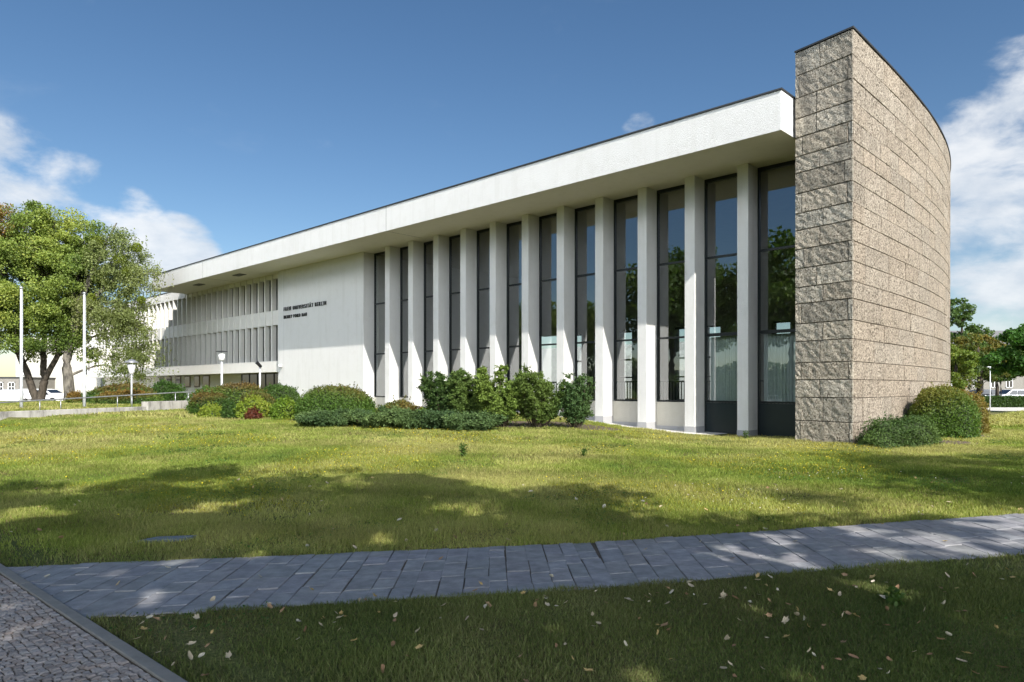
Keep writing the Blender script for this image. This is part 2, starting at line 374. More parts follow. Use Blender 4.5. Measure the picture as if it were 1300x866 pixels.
# ------------------------------------------------------------------ ground
GA0 = np.array([-1.75, 3.85]); GK = np.array([-.744, .668]); GN = np.array([-.668, -.744])    # kerb line, its direction, the side of the mosaic
def kd(x, y): return (x - GA0[0]) * GN[0] + (y - GA0[1]) * GN[1]       # >0: on the pavement side
def far_edge(x): return np.where(x < .81, 7.27 + .19 * (x - .81), 7.27 + .296 * (x - .81))
def near_edge(x): return np.where(x < .80, 5.65 + .203 * (x - .80), 5.65 + .278 * (x - .80))
def build_ground():
    def axis(lo, hi, flo, fhi, step, cstep):
        a = list(np.arange(flo, fhi + 1e-6, step)); x = fhi; s = step
        while x < hi: s *= 1.4; x += s; a.append(min(x, hi))
        x = flo; s = step; pre = []
        while x > lo: s *= 1.4; x -= s; pre.append(max(x, lo))
        return np.array(pre[::-1] + a)
    xs = axis(-900, 900, -30, 24, .5, 0); ys = axis(-500, 1600, -6, 62, .5, 0)
    X, Y = np.meshgrid(xs, ys); Z = terrain(X, Y) * (np.abs(X) < 120) * (Y < 200)
    V = np.stack([X, Y, Z], -1).reshape(-1, 3); nx = len(xs); ny = len(ys)
    i = np.arange(nx - 1)[None, :] + np.arange(ny - 1)[:, None] * nx; i = i.ravel()
    Fq = np.stack([i, i + 1, i + 1 + nx, i + nx], 1)
    o = link('lawn_ground', npmesh('lawn_ground', V, Fq, smooth=True), M['ground']); tag(o, kind='structure')
build_ground()

def slab_mesh(cells, z0, z1, name, bev=.004):
    """cells: list of (4x2 corners, dz, colour); top faces with tiny chamfers"""
    V = []; Fc = []; C = []
    for q, dz, c in cells:
        q = np.array(q); ce = q.mean(0); b = len(V)
        top = z1 + dz; tilt = rng.normal(0, .0012, 4)
        for p in q: V.append((p[0], p[1], z0)); C.append(c)
        for p in q: V.append((p[0], p[1], top - bev)); C.append(c)
        for k, p in enumerate(q):
            d = ce - p; d = d / (np.linalg.norm(d) + 1e-9) * bev * 1.5; V.append((p[0] + d[0], p[1] + d[1], top + tilt[k])); C.append(c)
        for k in range(4):
            k2 = (k + 1) % 4
            Fc.append((b + k, b + k2, b + 4 + k2, b + 4 + k)); Fc.append((b + 4 + k, b + 4 + k2, b + 8 + k2, b + 8 + k))
        Fc.append((b + 8, b + 9, b + 10, b + 11))
    return npmesh(name, np.array(V), np.array(Fc), np.array(C))
def build_path():
    cells = []
    def seg(x0, x1, w, slope_col):
        x = x0
        while x < x1:
            ww = w * random.uniform(.82, 1.2)
            # column between x and x+ww (x measured on the near edge), running to the far edge
            def pt(xx, v):
                yn = float(near_edge(np.array(xx))); xf = xx + slope_col * 1.5; yf = float(far_edge(np.array(xf)))
                return (xx + (xf - xx) * v, yn + (yf - yn) * v)
            cuts = [0]; v = random.uniform(.1, .4)
            while v < .9: cuts.append(v); v += random.uniform(.15, .33)
            cuts.append(1); g = .006 / w; gv = .004
            for a, b in zip(cuts[:-1], cuts[1:]):
                va = a + (gv if a > 0 else random.uniform(-.012, .012)); vb = b - (gv if b < 1 else random.uniform(-.012, .012))
                jx = random.uniform(-.007, .007); xa = x + .003 + jx * (a > 0); xb = x + ww - .003 + jx * (b < 1)
                k = random.uniform(.92, 1.08); c = (k * random.uniform(.98, 1.03), k, k * random.uniform(.98, 1.05))
                cells.append(([pt(xa, va), pt(xb, va), pt(xb, vb), pt(xa, vb)], random.gauss(0, .0018), c))
            x += ww
    seg(-5.6, .80, .175, -.03); seg(.82, 30, .205, .02)
    o = link('slate_path', slab_mesh(cells, -.03, .014, 'slate_path'), M['slate']); tag(o, kind='structure')
    # soil in the joints
    V = []; xs = np.linspace(-5.6, 30, 60)
    for x in xs: V += [(x, float(near_edge(x)) - .0, .004), (x, float(far_edge(x)) + .0, .004)]
    Fq = np.array([(2 * i, 2 * i + 2, 2 * i + 3, 2 * i + 1) for i in range(len(xs) - 1)])
    o = link('path_bed', npmesh('path_bed', np.array(V), Fq), M['soil']); tag(o, kind='structure')
build_path()
def build_pavement():
    cells = []
    def P(s, d): q = GA0 + GK * s + GN * d; return q
    # mosaic of small stones in slightly wavy rows
    s = -4.0; row = 0
    while s < 26:
        ls = .046 if s < 4 else .07
        d = .125
        while d < .70:
            ld = random.uniform(.040, .058); sw = .02 * math.sin(d * 9 + 1.3) + .012 * math.sin(s * 3.1 + d * 4)
            off = random.uniform(-.006, .006)
            a, b, c, e = (s + sw + .004 + off, s + sw + ls - .004 + off, d + .004, d + ld - .003)
            j = lambda: random.uniform(-.005, .005)
            q = [P(a + j(), c + j()), P(a + j(), e + j()), P(b + j(), e + j()), P(b + j(), c + j())]
            k = random.uniform(.22, .38); t = random.uniform(.015, .05)
            cells.append((q, random.gauss(0, .002), (k + t, k, k - t * .5)))
            d += ld
        s += ls
    o = link('mosaic_pavement', slab_mesh(cells, -.02, .026, 'mosaic_pavement', .007), M['cobble']); tag(o, kind='structure')
    mb = MB()
    mb.hexa([tuple(P(-4, .05)), tuple(P(30, .05)), tuple(P(30, .74)), tuple(P(-4, .74))], -.05, .016); o = mb.build('pavement_bed', M['soil']); tag(o, kind='structure')
    # kerb of long narrow stones
    mb = MB(); s = -4
    while s < 26:
        l = random.uniform(.85, 1.05); mb.hexa([tuple(P(s + .004, .035)), tuple(P(s + l - .004, .035)), tuple(P(s + l - .004, .115)), tuple(P(s + .004, .115))], -.1, .031 + random.uniform(-.002, .002)); s += l
    o = mb.build('kerb', M['kerb'], bevel=.006); tag(o, kind='structure')
    mb = MB(); mb.hexa([tuple(P(-30, .70)), tuple(P(60, .70)), tuple(P(60, 9)), tuple(P(-30, 9))], -.05, .022); o = mb.build('asphalt_road', M['asphalt']); tag(o, kind='structure')
build_pavement()

# ------------------------------------------------------------------ the hall
K = 1.04
PF = np.array([7.58, 19.95]) * K; D1 = np.array([-.7206, .6933]); NI = np.array([.6933, .7206])
def FP(t, b): q = PF + D1 * t + NI * b; return (float(q[0]), float(q[1]))
ZS = 1.6 + 7.25 * K; ZR = 1.6 + 8.38 * K
BF = 2.25; FD = .82; FW = .395; BG = BF + FD - .06      # fin front, fin depth, fin width, glass plane
def fbox(mb, t0, t1, b0, b1, z0, z1): mb.hexa([FP(t0, b0), FP(t1, b0), FP(t1, b1), FP(t0, b1)], z0, z1)
hall = empty('hall_building', (*FP(24, 10), 0))
tag(hall, 'white modernist hall with tall fins, wide flat roof and curved rough stone end wall', 'building')
_inv = Matrix.Translation(-hall.location)
def adopt(o, par=None):
    """geometry is written in world coordinates; parent without moving it"""
    o.parent = par or hall
    o.matrix_parent_inverse = (Matrix.Identity(4) if par and par is not hall else _inv)
    return o
TEND = 48.0 * K
BB = 17.0                                    # depth of the hall behind the fascia
RE = [FP(0, 0), FP(TEND, 0), FP(TEND, BB + 2.2), FP(9.0, BB + 2.2), FP(0, 9)]
mb = MB(); mb.hexa(RE, ZS, ZR)
roof = adopt(mb.build('roof', M['plaster'], bevel=.012)); 
me = roof.data; me.materials.append(M['soffit'])
for p in me.polygons:
    if p.normal.z < -.7: p.material_index = 1
mb = MB()
for a in ((-.03, TEND + .03, -.04, .10), (9.0, TEND + .03, BB + 2.1, BB + 2.24)): fbox(mb, *a, ZR + .002, ZR + .05)
for a in ((-.03, .1, .103, 8.9), (TEND - .1, TEND + .03, .103, BB + 2.097)): fbox(mb, *a, ZR + .002, ZR + .05)
adopt(mb.build('roof_edge', M['coping']), roof)
# dark expansion joints in fascia and underside
for tj in (19.35, 40.5):
    mb = MB(); fbox(mb, tj, tj + .018, -.006, .02, ZS - .004, ZR); fbox(mb, tj, tj + .018, .021, BF - .005, ZS - .006, ZS + .02)
    adopt(mb.build('joint', M['vent']), roof)
# two grilles in the underside
for tv in (37.3, 43.8):
    mb = MB(); fbox(mb, tv - .55, tv + .55, .85, 1.35, ZS - .02, ZS - .004)
    v = adopt(mb.build('vent', M['coping']), roof)
    mb = MB()
    for i in range(6): fbox(mb, tv - .5, tv + .5, .88 + i * .076, .88 + i * .076 + .045, ZS - .045, ZS - .023)
    adopt(mb.build('vent_slats', M['vent']), v)

TL = [2.486 + 2.007 * k for k in range(12)]
Z0 = -.35
for k in range(11):
    mb = MB(); fbox(mb, TL[k] - FW, TL[k], BF, BF + FD, Z0, ZS - .003)
    f = adopt(mb.build('fin', M['plaster'], bevel=.008))
    gz = tz(*FP(TL[k], BF - .1))
    mb = MB(); fbox(mb, TL[k] - FW - .006, TL[k] + .006, BF - .006, BF + FD - .1, Z0, gz + .22)
    adopt(mb.build('plinth', M['plinth']), f)
# windows: dark frame, glass panes, and below them a white sill wall or a dark panel
def window(ta, tb, low):
    mb = MB(); fw = .06; zb = 1.09 if not low else -.3; b0, b1 = BG - .05, BG + .05
    fbox(mb, ta, ta + fw, b0, b1, zb, ZS - .01); fbox(mb, tb - fw, tb, b0, b1, zb, ZS - .01)
    for z, h in ((ZS - .13, .12), (6.25, .07), (3.44, .11 if low else .07)) + (((1.06, .07),)):
        fbox(mb, ta + fw + .001, tb - fw - .001, b0, b1, z, z + h)
    w = adopt(mb.build('window', M['frame']))
    for za, zc in ((6.32, ZS - .13), (3.52, 6.25), (1.13, 3.44)):
        mb = MB(); mb.quadv((*FP(ta + fw, BG + .012), za), (*FP(tb - fw, BG + .012), za), (*FP(tb - fw, BG + .012), zc), (*FP(ta + fw, BG + .012), zc))
        adopt(mb.build('pane', M['glass'], fix=False), w)
    if low:
        mb = MB(); fbox(mb, ta + fw + .002, tb - fw - .002, BG - .03, BG + .03, zb, 1.055); adopt(mb.build('lower_panel', M['panel']), w)
        mb = MB(); n = 90; L_ = (tb - ta - .26); pts = [(ta + .13 + L_ * i / n, BG + .16 + .035 * math.sin(i * 1.15) + .015 * math.sin(i * .41)) for i in range(n + 1)]
        for (a, b), (c, d) in zip(pts[:-1], pts[1:]): mb.quadv((*FP(a, b), 1.1), (*FP(c, d), 1.1), (*FP(c, d), 3.42), (*FP(a, b), 3.42))
        adopt(mb.build('blind', M['blind'], fix=False), w)
    else:
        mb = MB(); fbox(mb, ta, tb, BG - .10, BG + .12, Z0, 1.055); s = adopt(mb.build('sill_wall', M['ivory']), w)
window(.0, TL[0] - FW, True)
window(TL[0], TL[1] - FW, True)
for k in range(1, 11): window(TL[k], TL[k + 1] - FW if k < 10 else TL[11], False)
# grey band along the foot of the sill walls
mb = MB()
for k in range(1, 10):
    fbox(mb, TL[k] + .012, TL[k + 1] - FW - .012, BG - .13, BG - .102, Z0, tz(*FP(TL[k] + .8, BG)) + .16)
adopt(mb.build('base_band', M['plinth']))
# solid white block with the lettering
T0, T1 = TL[11], 34.2
mb = MB(); fbox(mb, T0, T1, BF, BB, Z0, ZS - .003); block = adopt(mb.build('wall', M['plaster'], bevel=.008))
mb = MB(); fbox(mb, T1 + .003, T1 + .06, BF + .04, BF + 1.5, Z0, ZS - .005); adopt(mb.build('joint_strip', M['vent']), block)
mb = MB(); fbox(mb, T1 - .75, T1 - .74, BF - .004, BF + .01, 2.0, ZS - .01); adopt(mb.build('rain_joint', M['plinth']), block)
def lettering(words, t_left, t_right, z, h):
    """every word is cut out of metal and stands off the wall"""
    meshes_ = []; x = 0
    for wd_ in words:
        cu = bpy.data.curves.new('txt', 'FONT'); cu.body = wd_; cu.size = 1; cu.extrude = .03; cu.offset = .0; cu.space_character = 1.5
        to = bpy.data.objects.new('txt', cu); COL.objects.link(to); bpy.context.view_layer.update()
        dg = bpy.context.evaluated_depsgraph_get(); me = bpy.data.meshes.new_from_object(to.evaluated_get(dg))
        co = np.array([v.co for v in me.vertices]); co[:, 0] += x - co[:, 0].min(); x = co[:, 0].max() + .8; meshes_.append((me, co)); bpy.data.objects.remove(to)
    sx = (t_left - t_right) / (x - .8)
    for me, co in meshes_:
        for v, (a, b, c) in zip(me.vertices, co):
            p = FP(t_left - a * sx, BF - .035 - c * .8); v.co = (p[0], p[1], z + b * h / .72)
        me.materials.clear(); adopt(link('lettering', me, M['letter']), block)
def t_of_px(x, b): u = (x - 650) / F; q = PF + NI * b; return (q[0] - u * q[1]) / (-D1[0] + u * D1[1])
lettering(('FREIE', 'UNIVERSITÄT', 'BERLIN'), t_of_px(361, BF), t_of_px(414.5, BF), 6.50, .25)
lettering(('HENRY', 'FORD', 'BAU'), t_of_px(361, BF), t_of_px(390, BF), 6.00, .22)

# louvred office wing under and beyond the roof
BW = BF + .34; TW = 76.0
def wing_part(): pass
ZB0, ZB1, ZL1, ZU0 = 2.62, 3.36, 5.76, 6.72
mb = MB(); fbox(mb, T1 + .07, TW, BW - .06, BW + .55, ZB0, ZB1); adopt(mb.build('floor_band', M['wing'], bevel=.01))
mb = MB(); fbox(mb, T1 + .07, TW, BW + .05, BW + .62, ZL1, ZU0 - .0); adopt(mb.build('spandrel', M['wing']))
mb = MB(); fbox(mb, TEND + .25, TW, BW, BW + .7, ZS - .28, ZS + .44); adopt(mb.build('parapet', M['wing'], bevel=.01))
mb = MB(); fbox(mb, TEND + .25, TW + .03, BW - .03, BW + .73, ZS + .442, ZS + .50); adopt(mb.build('parapet_edge', M['coping']))
mb = MB(); fbox(mb, T1 + .07, TEND + .249, BW + .08, BW + .62, ZS - .28, ZS - .004); adopt(mb.build('lintel', M['wing']))
pitch = .94; n = int((TW - T1 - .3) / pitch)
for i in range(n):
    tt = T1 + .55 + i * pitch
    mb = MB(); zt = ZS - .006 if tt < TEND else ZS - .282
    fbox(mb, tt, tt + .15, BW, BW + .31, ZB1 + .002, zt)
    adopt(mb.build('louvre', M['wing']))
    if i > 0:
        for za, zc in ((ZB1 + .003, ZL1 - .002), (ZU0 + .003, ZS - .283)):
            mb = MB(); fbox(mb, tt - pitch + .153, tt - .003, BW + .315, BW + .35, za, zc); adopt(mb.build('window', M['darkglass']))
mb = MB(); fbox(mb, T1 + .07, TW, BW + .63, BW + 9, ZB0 + .01, ZS + .30); adopt(mb.build('upper_floors', M['wing']))
# ground floor set back, with small square windows and a glazed entrance
mb = MB(); fbox(mb, T1 + .07, TW, BW + 1.6, BW + 9, Z0, ZB0 - .003); gf = adopt(mb.build('ground_floor_wall', M['wing']))
for x0, x1 in ((203, 209), (212, 218), (223, 230), (235, 242), (247, 254), (258, 266.5)):
    a = t_of_px(x0, BW + 1.6); b = t_of_px(x1, BW + 1.6)
    mb = MB(); fbox(mb, b, a, BW + 1.56, BW + 1.62, 1.62, ZB0 - .03)
    w = adopt(mb.build('window', M['wood'])); mb = MB(); fbox(mb, b + .1, a - .1, BW + 1.54, BW + 1.555, 1.72, ZB0 - .1); adopt(mb.build('pane', M['darkglass']), w)
a = t_of_px(307, BW + 1.5); b = T1 + .3
mb = MB(); fbox(mb, b, a, BW + 1.5, BW + 1.58, .45, ZB0 - .02); w = adopt(mb.build('entrance_glazing', M['darkglass']))
mb = MB()
for i in range(8): tt = b + (a - b) * i / 7; fbox(mb, tt - .03, tt + .03, BW + 1.46, BW + 1.497, .45, ZB0 - .03)
adopt(mb.build('mullions', M['frame']), w)

# interior of the hall
HP = [FP(.2, BG + .15), FP(T0 - .02, BG + .15), FP(T0 - .02, BB), FP(6.1, BB), FP(.2, 8.6)]
mb = MB(); mb.hexa(HP, .3, .8); adopt(mb.build('inner_floor', M['interior_floor']))
mb = MB(); mb.hexa(HP, ZS - .12, ZS - .006); adopt(mb.build('ceiling', M['interior_ceil']))
mb = MB(); fbox(mb, T0 - .15, T0 - .02, BG + .16, BB, .8, ZS - .13); adopt(mb.build('inner_wall', M['interior_wall']))
# timber screen beside the stone wall
mb = MB(); mb.hexa([FP(.3, BG + 5.5), FP(.5, BG + 5.5), FP(6.2, BB - .1), FP(6.0, BB - .1)], .8, ZS - .13); adopt(mb.build('timber_wall', M['wood']))
# rear glass wall with its own mullions and piers
for k in range(2, 11):
    mb = MB(); fbox(mb, TL[k] - FW - .35, TL[k] + .25, BB - .05, BB + .6, .3, 5.2); adopt(mb.build('rear_pier', M['interior_wall']))
for k in range(2, 10):
    mb = MB(); a_, b_ = TL[k] + .26, TL[k + 1] - FW - .36
    for z, h in ((.8, .1), (2.2, .08), (3.3, .12), (5.08, .11)): fbox(mb, a_, b_, BB + .1, BB + .18, z, z + h)
    w = adopt(mb.build('window', M['frame']))
    for za, zc in ((.9, 3.3), (3.42, 5.08)):
        mb = MB(); mb.quadv((*FP(a_, BB + .14), za), (*FP(b_, BB + .14), za), (*FP(b_, BB + .14), zc), (*FP(a_, BB + .14), zc))
        adopt(mb.build('pane', M['glass_far'], fix=False), w)
mb = MB(); fbox(mb, 6.0, T0, BB - .04, BB + .5, 5.203, ZS - .13); adopt(mb.build('rear_wall', M['interior_wall']))
# balustrade of the inner gallery
mb = MB()
fbox(mb, .6, T0 - .3, BG + 6.0, BG + 6.06, 1.85, 1.92)
tt = .6
while tt < T0 - .3: fbox(mb, tt, tt + .03, BG + 6.01, BG + 6.05, .8, 1.85); tt += .16
adopt(mb.build('balustrade', M['blackm']))

# ------------------------------------------------------------------ curved stone wall (part of the hall)
def stone_wall():
    KS = .96; c0 = np.array([9.51, 19.78]); zt = 1.6 + 457 * 20.6 / 900 * KS
    ypx = [35, 68.5, 99, 127, 153, 178.5, 201, 229, 256, 279, 305, 331, 356.6, 378.8, 406, 430, 459, 482, 505.6, 537, 566, 590]
    d = 19.78; zs = [1.6 + (492 - y) * d / 900 for y in ypx]; zs[0] = zt
    S = 34.0; ds = .25; N = int(S / ds); pts = [c0.copy()]; hd = []
    for i in range(N + 1):
        s = i * ds; h = 45.8 + (.050 * s * s if s < 17.5 else 15.3 + 1.75 * (s - 17.5)); hd.append(R(h))
        if i < N: pts.append(pts[-1] + ds * np.array([math.cos(R(h)), math.sin(R(h))]))
    pts = np.array(pts); hd = np.array(hd); nr = np.stack([np.sin(hd), -np.cos(hd)], 1)
    def on(s, out):
        i = min(max(s / ds, 0), N - 1e-6); k = int(i); f = i - k; p = pts[k] * (1 - f) + pts[k + 1] * f; q = nr[k] * (1 - f) + nr[k + 1] * f; return p + q * out
    ib = np.array([8.49, 21.26]); TH = 1.72
    # core (the dark joints are its surface)
    mb = MB(); cut = .035; e = (c0 - ib) / np.linalg.norm(c0 - ib); en = np.array([-.823, -.567])
    outer = [on(s, -cut) for s in np.arange(0.0, S, .5)]
    inner = [on(s, -TH) for s in np.arange(1.2, S, .5)][::-1]
    poly = [tuple(ib - en * cut)] + [tuple(c0 - en * cut + nr[0] * -cut)] + [tuple(p) for p in outer[1:]] + [tuple(p) for p in inner]
    # build as strips to stay planar
    n = len(outer); cv = MB()
    A = [tuple(c0 - en * cut + nr[0] * -cut)] + [tuple(p) for p in outer[1:]]; B = [tuple(ib - en * cut)] + [tuple(on(s, -TH)) for s in np.arange(.5, S, .5)]
    m_ = min(len(A), len(B)); b = 0
    for i in range(m_ - 1):
        (ax, ay), (bx, by), (cx, cy), (dx, dy) = A[i], A[i + 1], B[i + 1], B[i]
        cv.quadv((ax, ay, Z0), (bx, by, Z0), (bx, by, zt - .02), (ax, ay, zt - .02))
        cv.quadv((dx, dy, zt - .02), (cx, cy, zt - .02), (cx, cy, Z0), (dx, dy, Z0))
        cv.quadv((ax, ay, zt - .02), (bx, by, zt - .02), (cx, cy, zt - .02), (dx, dy, zt - .02))
    cv.quadv((*A[0], Z0), (*A[0], zt - .02), (*B[0], zt - .02), (*B[0], Z0)); cv.quadv((*A[m_ - 1], Z0), (*A[m_ - 1], zt - .02), (*B[m_ - 1], zt - .02), (*B[m_ - 1], Z0))
    core = adopt(cv.build('stone_wall', M['mortar'], fix=False))
    # outer ashlar blocks
    V = []; Fc = []; C = []
    def block_(fn, a0, a1, z0, z1, col, proud, rough):
        n = max(2, int((a1 - a0) / (.12 if rough else .3))); mz = 5 if rough else 1; bv = .012; b = len(V)
        us = [a0, a0 + bv] + [a0 + (a1 - a0) * i / n for i in range(1, n)] + [a1 - bv, a1]
        ws = [z0, z0 + bv] + [z0 + (z1 - z0) * i / mz for i in range(1, mz)] + [z1 - bv, z1]
        for j, w in enumerate(ws):
            for i, u in enumerate(us):
                edge = i in (0, len(us) - 1) or j in (0, len(ws) - 1)
                o_ = -cut * 1.02 if edge else proud + (random.uniform(-.008, .012) if rough else random.uniform(-.002, .002))
                if edge and (i == 0 or i == len(us) - 1 or j in (0, len(ws) - 1)): pass
                p = fn(u, o_); V.append((p[0], p[1], w)); C.append(col)
        nu = len(us)
        for j in range(len(ws) - 1):
            for i in range(nu - 1): Fc.append((b + j * nu + i, b + j * nu + i + 1, b + (j + 1) * nu + i + 1, b + (j + 1) * nu + i))
    for r in range(len(zs) - 1):
        z1 = zs[r] - (.0 if r else .03); z0 = zs[r + 1] + .004; s = 0.006; first = True
        while s < S - .3:
            L_ = random.uniform(.9, 2.2) if not first else random.uniform(.35, 1.4); first = False
            k = random.gauss(1.0, .045); w = random.uniform(-.015, .02); col = (k * (1 + w), k, k * (1 - w))
            e1 = min(s + L_, S - .05); block_(on, s, e1, z0, z1, col, random.uniform(-.010, .012), False); s = e1 + .012
    nv = len(V); o = link('stone_face', npmesh('stone_face', np.array(V), np.array(Fc), np.array(C)), M['stone']); adopt(o, core)
    # split-faced end
    V.clear(); Fc.clear(); C.clear(); W = float(np.linalg.norm(c0 - ib)); ev = (ib - c0) / W
    def onend(u, o_): return c0 + ev * u + en * o_
    for r in range(len(zs) - 1):
        z1 = zs[r] - (.0 if r else .03); z0 = zs[r + 1] + .014
        cuts = [0.0] + ([random.choice((.25, .9, 1.0, 1.1))] if r % 3 != 1 else [random.uniform(.1, .3), random.uniform(1.45, 1.7)]) + [W]
        for a, b_ in zip(cuts[:-1], cuts[1:]):
            k = random.gauss(.97, .11); w = random.uniform(-.03, .03); block_(onend, a + .007 * (a > 0), b_ - .007 * (b_ < W - .01), z0, z1, (k * (1 + w), k, k * (1 - w)), 0, True)
    o = link('stone_end', npmesh('stone_end', np.array(V), np.array(Fc), np.array(C)), M['stone_end']); adopt(o, core)
    # thin dark coping following the curve
    cp = MB(); A = [tuple(c0 + en * .04 + nr[0] * .04)] + [tuple(on(s, .04)) for s in np.arange(.5, S, .5)]; B = [tuple(ib + en * .04)] + [tuple(on(s, -TH)) for s in np.arange(.5, S, .5)]
    for i in range(min(len(A), len(B)) - 1):
        cp.hexa([A[i], A[i + 1], B[i + 1], B[i]], zt - .015, zt + .035)
    adopt(cp.build('coping', M['coping']), core)
stone_wall()
# downpipe-like lightning rod at the visible horizon of the curve is left as a thin cable
# gravel strip along the fins
def gravel():
    V = []; ts = np.linspace(3.2, 24, 80)
    for t in ts:
        for b in (BF - .75, BF + .75):
            p = FP(t, b + (.06 * math.sin(t * 5) if b < BF else 0)); V.append((p[0], p[1], tz(*p) + .012))
    Fq = np.array([(2 * i, 2 * i + 1, 2 * i + 3, 2 * i + 2) for i in range(len(ts) - 1)])
    o = link('gravel_strip', npmesh('gravel_strip', np.array(V), Fq), M['pebble']); tag(o, kind='structure')
    n = 5000; t = rng.uniform(3.4, 17, n); b = rng.uniform(BF - .72, BF - .02, n); P = PF[None] + D1[None] * t[:, None] + NI[None] * b[:, None]
    z = terrain(P[:, 0], P[:, 1]) + .012; r = rng.uniform(.012, .028, n)
    base = np.array([(1, 0, 0), (0, 1, 0), (-1, 0, 0), (0, -1, 0), (0, 0, .8)]); fc = np.array([(0, 1, 4), (1, 2, 4), (2, 3, 4), (3, 0, 4)])
    rot = rng.uniform(0, 6.28, n); c, s = np.cos(rot), np.sin(rot)
    X = base[None, :, 0] * c[:, None] - base[None, :, 1] * s[:, None]; Y = base[None, :, 0] * s[:, None] + base[None, :, 1] * c[:, None]
    V = np.stack([P[:, 0:1] + X * r[:, None], P[:, 1:2] + Y * r[:, None], z[:, None] + base[None, :, 2] * r[:, None]], -1).reshape(-1, 3)
    Fq = (fc[None] + (np.arange(n) * 5)[:, None, None]).reshape(-1, 3); o = link('gravel', npmesh('gravel', V, Fq), M['pebble'])
    tag(o, 'pale gravel strip along the feet of the white fins', 'gravel', kind='stuff')
gravel()

# ------------------------------------------------------------------ foliage tools
def px2_(x, y): return (x - 650) / F * 1440 / (y - 492)
def unit(v): return v / (np.linalg.norm(v, axis=-1, keepdims=True) + 1e-9)
def leafmesh(name, P, size, col, mat, parent, wr=.38, out=None, bias=0.0, droop=0.0, axis=None):
    n = len(P); nrm = unit(rng.normal(size=(n, 3)))
    if out is not None: nrm = unit(nrm + out * bias)
    a = rng.normal(size=(n, 3)) if axis is None else axis + rng.normal(size=(n, 3)) * .35
    a[:, 2] -= droop; a = unit(a - nrm * np.sum(a * nrm, 1, keepdims=True)); b = np.cross(nrm, a)
    s = size[:, None] if isinstance(size, np.ndarray) else np.full((n, 1), size)
    s = s * rng.uniform(.7, 1.3, (n, 1)); w = s * wr
    V = np.stack([P - a * s * .5, P + b * w + nrm * s * .06, P + a * s * .5, P - b * w + nrm * s * .06], 1).reshape(-1, 3)
    Fq = np.arange(n * 4).reshape(n, 4); C = np.repeat(col, 4, 0)
    me = npmesh(name, V - np.array(parent.location if parent is not None else (0, 0, 0)), Fq, C)
    return link(name, me, mat, parent)
def vnoise(P, f, seed):
    r = np.random.default_rng(seed); out = np.zeros(len(P))
    for k in range(7):
        w = r.normal(size=3); w = w / np.linalg.norm(w) * f * r.uniform(.6, 1.6); out += np.sin(P @ w + r.uniform(0, 6.28))
    return out / 3.2
def palette(P, cols, f=1.2, seed=1, jit=.22):
    """blend between leaf colours by a patchy noise plus leaf to leaf jitter"""
    cols = np.array(cols); v = np.clip(vnoise(P, f, seed) * .5 + .5 + rng.normal(0, .16, len(P)), 0, .999) * (len(cols) - 1)
    i = v.astype(int); fr = (v - i)[:, None]; c = cols[i] * (1 - fr) + cols[np.minimum(i + 1, len(cols) - 1)] * fr
    return c * rng.uniform(1 - jit, 1 + jit, (len(P), 1))
GREEN = [(.045, .095, .016), (.075, .14, .025), (.12, .18, .035)]

def limb(mb, p0, p1, r0, r1, n=6, bend=.12, seg=5):
    p0 = Vector(p0); p1 = Vector(p1); L_ = (p1 - p0).length; off = Vector((random.gauss(0, 1), random.gauss(0, 1), random.gauss(0, .5))) * bend * L_
    pts = []; rs = []
    for i in range(seg + 1):
        t = i / seg; p = p0.lerp(p1, t) + off * math.sin(math.pi * t) + Vector((0, 0, .10 * L_ * math.sin(math.pi * t)))
        pts.append(p); rs.append(r0 + (r1 - r0) * t)
    mb.tube(pts, rs, n, cap=False); return pts
FLECK_GAPS = [(px2_(x, y), 1440 / (y - 492), r) for x, y, r in ((205, 757, .20), (150, 730, .14), (225, 716, .20), (320, 706, .16), (470, 745, .13), (480, 688, .22), (890, 697, .20), (940, 706, .26), (1000, 712, .24), (985, 684, .24), (1095, 676, .26), (1120, 703, .24), (1190, 690, .34), (1265, 672, .34), (1290, 690, .26),
        (1130, 752, .22), (1075, 742, .15), (810, 852, .15), (1245, 800, .18), (960, 775, .13), (700, 800, .10), (18, 768, .16), (52, 792, .13), (8, 812, .12), (128, 848, .12), (30, 655, .45), (255, 648, .32), (300, 640, .22), (600, 655, .16), (1010, 855, .14))]  # ground spots where sun flecks are cut through the crowns
